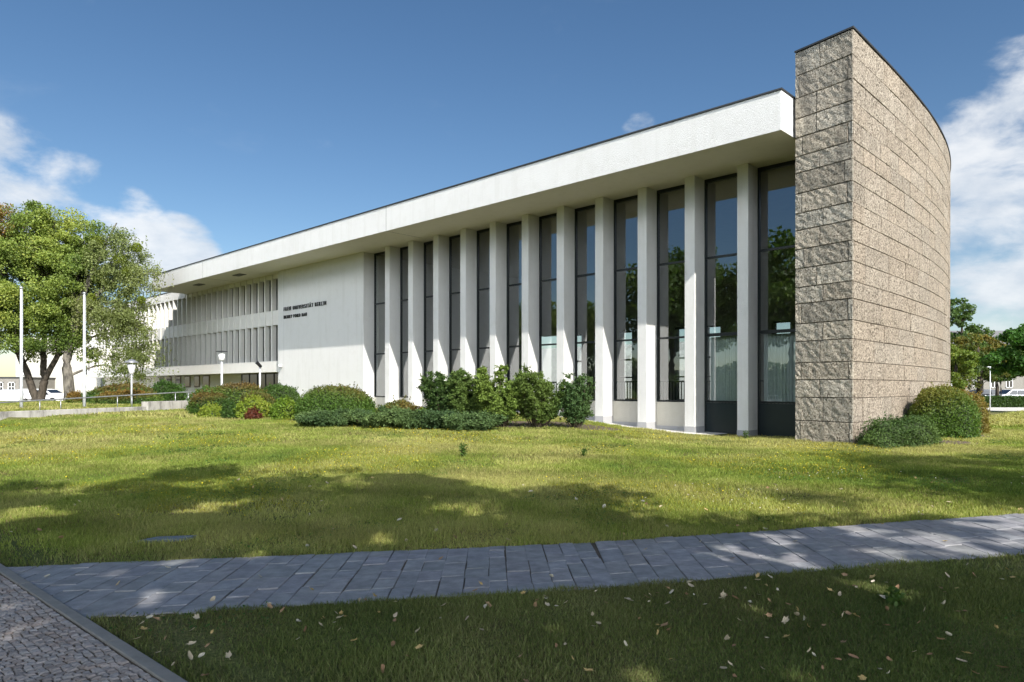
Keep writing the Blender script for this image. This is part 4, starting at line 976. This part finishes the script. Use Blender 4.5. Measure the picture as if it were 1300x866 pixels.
# ------------------------------------------------------------------ buildings behind
def house(name, lab, x0, x1, d, ytop, wall, roof_y=None, wins=(), roofmat='roofgrey', depth=12, zbase=-.2):
    X0, X1 = px2(x0, d), px2(x1, d); zt = CH - (ytop - 492) / F * d; r = empty(name, ((X0 + X1) / 2, d, 0)); tag(r, lab, 'building'); ox = (X0 + X1) / 2
    mb = MB(); mb.box(X0 - ox, X1 - ox, 0, depth, zbase, zt); mb.build('wall', M[wall], r)
    if roof_y is not None:
        zr = CH - (roof_y - 492) / F * d; mb = MB(); a, b_ = X0 - ox - .5, X1 - ox + .5; ins = 3
        mb.quadv((a, -.5, zt), (b_, -.5, zt), (b_ - ins, depth / 2, zr), (a + ins, depth / 2, zr)); mb.quadv((b_, depth + .5, zt), (a, depth + .5, zt), (a + ins, depth / 2, zr), (b_ - ins, depth / 2, zr))
        mb.quadv((a, depth + .5, zt), (a, -.5, zt), (a + ins, depth / 2, zr)); mb.quadv((b_, -.5, zt), (b_, depth + .5, zt), (b_ - ins, depth / 2, zr)); mb.quadv((a, -.5, zt), (a, depth + .5, zt), (b_, depth + .5, zt), (b_, -.5, zt))
        mb.build('roof', M[roofmat], r, fix=False)
    else:
        mb = MB(); mb.box(X0 - ox - .1, X1 - ox + .1, -.1, depth + .1, zt + .003, zt + .12); mb.build('roof_edge', M['coping'], r)
    for (wx, wy, ww, wh) in wins:
        cx = px2(wx, d) - ox; cz = CH - (wy - 492) / F * d; w = ww / F * d / 2; h = wh / F * d / 2
        mb = MB()
        for q_ in ((-w, -w + .09, -h, h), (w - .09, w, -h, h), (-.04, .04, -h, h), (-w, w, h - .09, h + .001), (-w, w, -h - .001, -h + .09), (-w, w, h * .35, h * .35 + .06)):
            mb.box(cx + q_[0], cx + q_[1], -.07, -.03, cz + q_[2], cz + q_[3])
        f = mb.build('window', M['lampglass'], r); mb = MB(); mb.box(cx - w, cx + w, -.02, .02, cz - h, cz + h); mb.build('pane', M['darkglass'], f)
    return r
wins = [(x, 486, 9, 13) for x in (1212, 1240, 1262, 1281, 1305, 1330, 1360)] + [(x, 452, 9, 12) for x in (1212, 1240, 1262, 1281, 1305, 1330, 1360)]
house('villa', 'grey beige building with slate roof beyond the trees on the right', 1195, 1420, 86, 438, 'far_wall', 414, wins, depth=14)
house('annexe', 'plain white building glimpsed behind the forked tree trunks', 20, 128, 82, 428, 'ivory', None, [(30, 470, 7, 14), (112, 470, 8, 14)], depth=16)
wl = [(x, 495, 9, 20) for x in (-60, -45, -30, -15, 0, 15)]
house('pavilion', 'low grey glazed building at the far left edge', -90, 24, 76, 480, 'far_wall', None, wl, depth=10)
mb = MB(); mb.hexa([FP(17, 40), FP(60, 40), FP(60, 50), FP(17, 50)], 0, 6.0)
o = mb.build('courtyard_wing', M['plaster']); tag(o, 'low white wing glimpsed through the hall glass', 'building')
# carriageway strip by the left lawn and paving on the right
mb = MB(); mb.quadv((-80, 62, -.09), (-26, 62, -.09), (-26, 78, -.09), (-80, 78, -.09)); o = mb.build('car_park', M['pavewhite'], fix=False); tag(o, kind='structure')
mb = MB(); mb.quadv((21, 48, .012), (80, 48, .012), (80, 56.5, .012), (21, 56.5, .012)); o = mb.build('footpath', M['pavewhite'], fix=False); tag(o, kind='structure')
mb = MB(); mb.quadv((21, 61, .012), (120, 61, .012), (120, 80, .012), (21, 80, .012)); o = mb.build('side_road', M['asphalt'], fix=False); tag(o, kind='structure')
# long clipped hedge on the right
rng = np.random.default_rng(9)
hx0, hx1, hy0, hy1, hh = 35.5, 60, 57, 58.2, .82
r = empty('long_hedge', ((hx0 + hx1) / 2, hy0, 0)); tag(r, 'low clipped hedge running behind the pale footpath on the right', 'hedge')
n = 26000; P = np.stack([rng.uniform(hx0, hx1, n), rng.uniform(hy0, hy1, n), rng.uniform(.02, hh, n)], 1); w = rng.random(n); P[w < .5, 1] = hy0 + rng.normal(0, .05, (w < .5).sum()); P[w > .65, 2] = hh + rng.normal(0, .05, (w > .65).sum())
leafmesh('foliage', P, .11, palette(P, [(.035, .075, .018), (.06, .11, .025), (.08, .13, .03)], 1, 4), M['leaf'], r, .4)
mb = MB(); mb.box(hx0 + .1 - r.location.x, hx1 - .1 - r.location.x, .08, 1.1, 0, hh - .08); mb.build('stems', M['bushcore'], r)

# ------------------------------------------------------------------ vehicles
def car(name, lab, x, y, z, rz, L_, Hh, van, col, mat_name):
    r = empty(name, (x, y, z), rz); tag(r, lab, 'van' if van else 'car')
    paint, nt, p = base_mat(mat_name, .25, .6); p.inputs['Base Color'].default_value = (*col, 1); p.inputs['Coat Weight'].default_value = .6
    hw = .88; bl = .92 if van else .86
    if van: prof = [(-.5, .35), (-.5, .95), (-.485, bl + .12), (-.47, Hh - .12), (-.44, Hh - .01), (.02, Hh), (.13, Hh - .06), (.30, bl + .16), (.42, bl + .02), (.487, .78), (.5, .55), (.495, .32)]
    else: prof = [(-.5, .4), (-.495, .75), (-.47, bl + .05), (-.42, bl + .1), (-.30, Hh - .1), (-.2, Hh - .01), (.02, Hh), (.1, Hh - .05), (.25, bl + .08), (.42, bl - .06), (.49, .68), (.5, .5), (.495, .32)]
    def arch(cx):   # wheel arches cut in the lower edge
        return [((cx + .085 * math.cos(a)), .32 + .085 * L_ * math.sin(a)) for a in np.linspace(0, math.pi, 9)]
    low = arch(.32) + arch(-.31)
    poly = [(a * L_, b_) for a, b_ in prof] + [(a * L_, b_) for a, b_ in low]
    bm = bmesh.new()
    def wd(zz): return hw if zz < bl + .02 else hw - (zz - bl) * .22
    va = [bm.verts.new((a, -wd(b_), b_)) for a, b_ in poly]; vb = [bm.verts.new((a, wd(b_), b_)) for a, b_ in poly]; n = len(poly)
    bm.faces.new(va); bm.faces.new(vb[::-1])
    for i in range(n): bm.faces.new((va[i], vb[i], vb[(i + 1) % n], va[(i + 1) % n]))
    bmesh.ops.recalc_face_normals(bm, faces=bm.faces); bmesh.ops.bevel(bm, geom=[e for e in bm.edges if e.calc_face_angle(0) > .6], offset=.035, segments=2, affect='EDGES', profile=.6)
    bmesh.ops.triangulate(bm, faces=bm.faces); me = bpy.data.meshes.new('body'); bm.to_mesh(me); bm.free(); link('body', me, paint, r)
    for sgn in (-1, 1):
        def Wp(pts):
            mb = MB(); mb.quadv(*[(a * L_, sgn * (wd(b_) + .012), b_) for a, b_ in pts]); return mb
        zt_ = Hh - .12
        if van: sets = ([(.02, bl + .08), (.25, bl + .08), (.13, zt_), (.02, zt_)], [(-.17, bl + .08), (0, bl + .08), (0, zt_), (-.17, zt_)])
        else: sets = ([(.0, bl + .06), (.2, bl + .06), (.09, zt_), (.0, zt_)], [(-.36, bl + .06), (-.02, bl + .06), (-.02, zt_), (-.25, zt_)])
        for s_ in sets: Wp(s_).build('side_window', M['darkglass'], r)
        for cx in (.32, -.31):
            mb = MB(); y0 = sgn * (hw - .2); y1 = sgn * (hw - .005); mb.tube([(cx * L_, y0, .32), (cx * L_, y1, .32)], .32, 20); wh = mb.build('wheel', M['tyre'], r)
            mb = MB(); mb.tube([(cx * L_, y1, .32), (cx * L_, y1 + sgn * .012, .32)], .2, 16); mb.build('rim', M['steel'], wh)
        mb = MB(); mb.box(.44 * L_, .485 * L_, sgn * hw - .015 if sgn > 0 else -hw - .012, sgn * hw + .012 if sgn > 0 else -hw + .015, .68, .80); mb.build('headlight', M['lampglass'], r)
        mb = MB(); mb.box(-.36 * L_, .40 * L_, sgn * hw - .012, sgn * hw + .012, .52, .58); mb.build('side_trim', M['tyre'], r)
    mb = MB(); a, b_ = (.14, Hh - .09), (.285, bl + .18)
    if not van: a, b_ = (.105, Hh - .07), (.24, bl + .1)
    mb.quadv((a[0] * L_ + .03, -.66, a[1]), (a[0] * L_ + .03, .66, a[1]), (b_[0] * L_ + .03, .78, b_[1]), (b_[0] * L_ + .03, -.78, b_[1])); mb.build('windscreen', M['darkglass'], r)
    return r
car('delivery_van', 'white delivery van parked behind the forked tree trunks', px2(57, 69), 69, -.085, R(-8), 4.8, 1.56, True, (.8, .8, .8), 'van_paint')
car('parked_car', 'white hatchback at the far left, its rear showing beside the flagpole', px2(16, 67), 67, -.085, R(115), 3.8, 1.5, False, (.74, .75, .76), 'white_paint')
car('parked_car', 'silver car half hidden behind the low hedge on the right', px2(1284, 71), 71, .012, R(180), 4.3, 1.42, False, (.5, .52, .53), 'silver_paint')
car('parked_car', 'dark car half hidden behind the hedge near the street lamp', px2(1252, 74), 74, .012, 0, 4.0, 1.40, False, (.03, .035, .045), 'dark_paint')

# ------------------------------------------------------------------ grass
def in_lawn(x, y):
    wv = .022 + .018 * np.sin(x * 7.3 + y * 3.1) + .014 * np.sin(x * 17.7 + 1.0)
    pth = (y > near_edge(x) + wv) & (y < far_edge(x) - wv)
    return (~pth) & (kd(x, y) < .03)
BEDS = [(-10.2, 30.5, 3.6, 3.6), (-6.2, 27.0, 2.6, 2.0), (-3.0, 24.6, 2.8, 1.6), (.6, 24.6, 2.6, 1.5), (2.4, 24.2, 1.6, 1.3), (11.6, 20.6, 2.0, 1.2), (14.3, 23.4, 1.5, 1.3)]
def bedmask(x, y):
    m = np.zeros_like(x)
    for bx, by, ax, ay in BEDS: m = np.maximum(m, 1 - sm(.75, 1.15, np.sqrt(((x - bx) / ax) ** 2 + ((y - by) / ay) ** 2)))
    return m
def ground_tone(x, y):
    """0 lush, 1 dry; larger patches and small ones"""
    P = np.stack([x, y, x * 0], 1); v = .5 + .30 * vnoise(P, .55, 101) + .22 * vnoise(P, 1.7, 102) + .12 * vnoise(P, 4.5, 103)
    return np.clip(v + .06 * sm(8, 16, y) + .2 * sm(16, 24, y) , 0, 1)
def grass():
    global rng
    rng = np.random.default_rng(321); XS = []; YS = []; HS = []; WS = []
    def zone(y0, y1, dens, h, w, xl=-.80, xr=.80):
        A = (y1 - y0) * ((xr - xl) * (y0 + y1) / 2 + 1.0); n = int(A * dens); y = rng.uniform(y0, y1, n * 1); y = np.sqrt(rng.uniform(y0 * y0, y1 * y1, n))
        x = rng.uniform(xl, xr, n) * y + rng.uniform(-.5, .5, n); XS.append(x); YS.append(y); HS.append(np.full(n, h)); WS.append(np.full(n, w))
    zone(3.2, 6.2, 11500, .031, .0040); zone(6.2, 9, 5600, .045, .005); zone(9, 13, 3800, .045, .0068); zone(13, 19, 2300, .052, .0095); zone(19, 28, 1000, .06, .015); zone(28, 58, 190, .09, .04)
    x = np.concatenate(XS); y = np.concatenate(YS); h = np.concatenate(HS); w = np.concatenate(WS)
    P2 = np.stack([x, y, x * 0], 1)
    keep = in_lawn(x, y) & (rng.random(len(x)) > bedmask(x, y) * .93)
    keep &= (((x + 3.62) / .30) ** 2 + ((y - 7.42) / .19) ** 2) > 1
    # worn, thin patches near the kerb and scattered ones in the shade
    worn = np.clip(1 - np.abs(kd(x, y) + .28) / .45, 0, 1) * .9 * (vnoise(P2, 2.0, 77) > -.25); worn = np.maximum(worn, (vnoise(P2, 1.9, 78) > .95) * .6)
    keep &= rng.random(len(x)) > worn
    tq = (x * D1[0] + y * D1[1]) * 0; rel = np.stack([x - PF[0], y - PF[1]], 1); bb = rel @ NI; tt_ = rel @ D1; keep &= (bb < BF - .62) | (tt_ < 2.3) & (bb < BF - .1) | (tt_ < -.5)
    x, y, h, w, P2 = x[keep], y[keep], h[keep], w[keep], P2[keep]; n = len(x); z = terrain(x, y)
    tone = np.clip(ground_tone(x, y) + rng.normal(0, .16, n), 0, 1)
    tuft = vnoise(P2, 6.0, 55); h = h * rng.uniform(.5, 1.35, n) * (1 + .35 * np.clip(tuft, -1, 1)) * (1 + .25 * (tone - .5))
    lush = np.array([.105, .170, .030]); mid = np.array([.21, .265, .045]); dry = np.array([.38, .36, .13])
    c = np.where(tone[:, None] < .5, lush + (mid - lush) * (tone[:, None] * 2), mid + (dry - mid) * (tone[:, None] * 2 - 1)) * rng.uniform(.68, 1.32, (n, 1))
    th = rng.random(n) < (.20 + .22 * np.clip(vnoise(P2, 2.4, 44), -.6, 1) + .10 * sm(7, 4, y)); c[th] = np.array([.20, .155, .075]) * rng.uniform(.6, 1.4, (th.sum(), 1)); h[th] *= .55
    c *= (1 + .16 * vnoise(P2, 3.3, 45))[:, None]
    # shade painted into the turf below the path: darker and greyer
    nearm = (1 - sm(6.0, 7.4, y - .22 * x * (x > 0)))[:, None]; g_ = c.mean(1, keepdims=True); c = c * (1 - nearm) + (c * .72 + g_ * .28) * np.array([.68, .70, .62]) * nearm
    yel = (vnoise(P2, 1.1, 66) > .25) & (rng.random(n) < .18) & (y > 9) & (y < 27); c[yel] = np.array([.30, .29, .03]) * rng.uniform(.8, 1.15, (yel.sum(), 1))
    a = rng.uniform(0, 2 * np.pi, n); lean = rng.uniform(.1, .95, n); bx, by = np.cos(a), np.sin(a)
    a2 = rng.uniform(0, 2 * np.pi, n); px_, py_ = np.cos(a2), np.sin(a2)
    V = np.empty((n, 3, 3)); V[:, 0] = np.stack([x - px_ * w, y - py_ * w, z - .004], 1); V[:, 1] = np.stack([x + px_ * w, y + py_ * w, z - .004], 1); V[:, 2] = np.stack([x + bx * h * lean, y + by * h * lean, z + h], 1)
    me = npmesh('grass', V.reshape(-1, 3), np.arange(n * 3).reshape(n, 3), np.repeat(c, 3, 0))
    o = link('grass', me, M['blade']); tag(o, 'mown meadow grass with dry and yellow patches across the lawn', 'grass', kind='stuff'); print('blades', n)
    # broadleaf clover and weeds, in patches
    n = 60000; y = np.sqrt(rng.uniform(3.4 ** 2, 22 ** 2, n)); x = rng.uniform(-.8, .8, n) * y; P2 = np.stack([x, y, x * 0], 1)
    k = in_lawn(x, y) & (vnoise(P2, 1.4, 88) + .4 * vnoise(P2, 5, 89) > .55) & (bedmask(x, y) < .3); x, y, P2 = x[k], y[k], P2[k]; n = len(x)
    P = np.stack([x, y, terrain(x, y) + rng.uniform(.01, .045, n)], 1)
    leafmesh('clover', P, .012 + .0016 * y, palette(P, [(.035, .09, .016), (.06, .14, .025), (.09, .18, .03)], 1, 5), M['leaf'], None, .5, np.repeat([[0, 0, 1.]], n, 0), 1.6)
    tag(COL.objects['clover'], 'patches of low clover and broad leaved weeds in the lawn', 'weeds', kind='stuff')
    # small yellow and white flowers
    n = 9000; y = np.sqrt(rng.uniform(8.5 ** 2, 24 ** 2, n)); x = rng.uniform(-.75, .75, n) * y; P2 = np.stack([x, y, x * 0], 1); k = in_lawn(x, y) & (vnoise(P2, 1.1, 66) + rng.normal(0, .3, n) > .35) & (bedmask(x, y) < .3)
    x, y = x[k], y[k]; n = len(x); P = np.stack([x, y, terrain(x, y) + rng.uniform(.05, .10, n)], 1); wh = (x > 2.5) & (y < 13) & (rng.random(n) < .8)
    col = np.where(wh[:, None], np.array([.62, .60, .52]), np.array([.62, .50, .03])) * rng.uniform(.8, 1.1, (n, 1))
    leafmesh('flowers', P, .010 + .0011 * y, col, M['leaf'], None, .5, np.repeat([[0, 0, 1.]], n, 0), 1.2)
    tag(COL.objects['flowers'], 'tiny yellow and white meadow flowers dotted over the sunlit lawn', 'flowers', kind='stuff')
grass()

# bare soil under the beds
for i, (bx, by, ax, ay) in enumerate(BEDS):
    V = [(bx, by, tz(bx, by) + .008)]; 
    m_ = 40
    for k in range(m_):
        a = 2 * math.pi * k / m_; rr = .92 + .07 * math.sin(3 * a + i) + .04 * math.sin(7 * a); X = bx + math.cos(a) * ax * rr; Y = by + math.sin(a) * ay * rr; V.append((X, Y, tz(X, Y) + .010 + .0015 * i))
    Fq = np.array([(0, 1 + k, 1 + (k + 1) % m_) for k in range(m_)]); o = link('soil_bed', npmesh('soil_bed', np.array(V), Fq), M['soil']); tag(o, kind='structure')

# ------------------------------------------------------------------ small things on the lawn
# slate plate let into the grass
X, Y = px2(211, 7.42), 7.42
mb = MB(); mb.hexa([(X - .24, Y - .16), (X + .17, Y - .05), (X + .27, Y + .13), (X - .12, Y + .05)], -.02, .03)
me_o = mb.build('cover_slab', M['slate2'] if 'slate2' in M else M['kerb'], bevel=.005)
me_o.data.materials[0] = simple('plate_slate', (.13, .16, .18), .6, vs=8)
tag(me_o, 'small blue grey slate slab let into the shaded grass left of the path', 'slab')
# a sprig of weeds standing up in the sunny lawn
def weed(x, d, h, n, lab, seed, pal=MG):
    rg = np.random.default_rng(seed); X = px2(x, d); z = tz(X, d); r = empty('weed_plant', (X, d, z)); tag(r, lab, 'plant'); mb = MB(); P = []
    for k in range(n):
        a = rg.uniform(0, 6.28); t = Vector((math.cos(a) * h * .35 * rg.random(), math.sin(a) * h * .35 * rg.random(), h * rg.uniform(.6, 1))); mb.tube([(0, 0, 0), t * .5, t], [.004, .003, .002], 4)
        for j in range(16): P.append(np.array(t) * rg.uniform(.25, 1) + rg.normal(0, .025, 3))
    mb.build('stems', M['twig'], r, fix=False); P = np.array(P); leafmesh('foliage', P + np.array([X, d, z]), .045, palette(P, pal, 3, seed), M['leaf'], r, .35)
weed(588, 15.6, .36, 12, 'upright leafy weed standing alone in the sunny middle of the lawn', 3)
weed(741, 15.9, .22, 8, 'small weed tuft right of the taller lone weed', 4)
weed(946, 22.0, .30, 7, 'pale weed tuft at the foot of the last fin by the dark panels', 6)
weed(1135, 5.2, .10, 10, 'low dark rosette weed in the shaded grass below the path', 7, DG)
# fallen leaves, each its own object
protos = []
rl = random.Random(12)
def leaf_obj(kind):
    bm = bmesh.new(); n = 12; pts = []
    for i in range(n):
        a = 2 * math.pi * i / n; lob = 1 + (.28 * math.cos(5 * a) if kind % 2 else .1 * math.cos(3 * a)); rr = (.5 + .08 * rl.random()) * lob
        x, y = rr * math.cos(a) * 1.25, rr * math.sin(a) * .8; pts.append((x, y))
    cu = .5 + .5 * rl.random(); tw = rl.uniform(-.5, .5)
    f3 = lambda x, y: (x, y, cu * y * y * 1.1 + .25 * x * x + tw * x * y + .03)
    c = bm.verts.new(f3(0, 0)); mid = [bm.verts.new(f3(x * .5, y * .5)) for x, y in pts]; rim = [bm.verts.new(f3(x, y)) for x, y in pts]
    for i in range(n):
        j = (i + 1) % n; bm.faces.new((c, mid[i], mid[j])); bm.faces.new((mid[i], rim[i], rim[j], mid[j]))
    st = [bm.verts.new(q) for q in ((.55, -.02, .10), (.55, .02, .10), (1.0, .03, .02), (1.0, -.01, .02))]; bm.faces.new(st)
    me = bpy.data.meshes.new('fallen_leaf'); bm.to_mesh(me); bm.free()
    col = [(.46, .38, .27), (.34, .22, .13), (.56, .50, .40), (.50, .42, .30), (.28, .17, .10), (.50, .36, .16)][kind % 6]
    a = me.color_attributes.new('col', 'FLOAT_COLOR', 'POINT'); k = np.array([rl.uniform(.85, 1.15) for _ in me.vertices]); c4 = np.ones((len(k), 4), dtype=np.float32); c4[:, :3] = np.array(col)[None] * k[:, None]; a.data.foreach_set('color', c4.ravel())
    for p in me.polygons: p.use_smooth = True
    me.materials.append(M['dryleaf']); return me
meshes = [leaf_obj(k) for k in range(12)]
def drop(x, y, s, where):
    o = bpy.data.objects.new('fallen_leaf', rl.choice(meshes)); COL.objects.link(o); o.location = (x, y, tz(x, y) + where); o.scale = (s, s * rl.uniform(.7, 1.1), s)
    o.rotation_euler = (rl.gauss(0, .45), rl.gauss(0, .45), rl.uniform(0, 6.28)); tag(o, 'dry brown or pale fallen leaf lying on the grass or the slate path', 'leaf', 'fallen leaves')
cnt = 0
while cnt < 285:
    yy = math.sqrt(rl.uniform(3.6 ** 2, 6.3 ** 2)) if rl.random() < .74 else rl.uniform(6.5, 12.5); xx = rl.uniform(-.74, .74) * yy
    if not bool(in_lawn(np.array(xx), np.array(yy))): 
        continue
    # thin out towards the left, gather in loose drifts
    if rl.random() > .35 + .5 * (vnoise(np.array([[xx, yy, 0.]]), 1.6, 31)[0] > 0) : continue
    drop(xx, yy, rl.uniform(.02, .048) * (1 if yy < 7 else 1.25), .03); cnt += 1
for (px_, py_) in ((330, 735), (395, 752), (560, 712), (700, 735), (890, 690), (1010, 690), (1120, 668), (1200, 690), (150, 745), (270, 765), (213, 724), (475, 760), (820, 700), (610, 745), (930, 712), (60, 735)):
    d = 1440 / (py_ - 492); drop(px2(px_, d), d, .04, .022)
print('objects', len(bpy.data.objects))
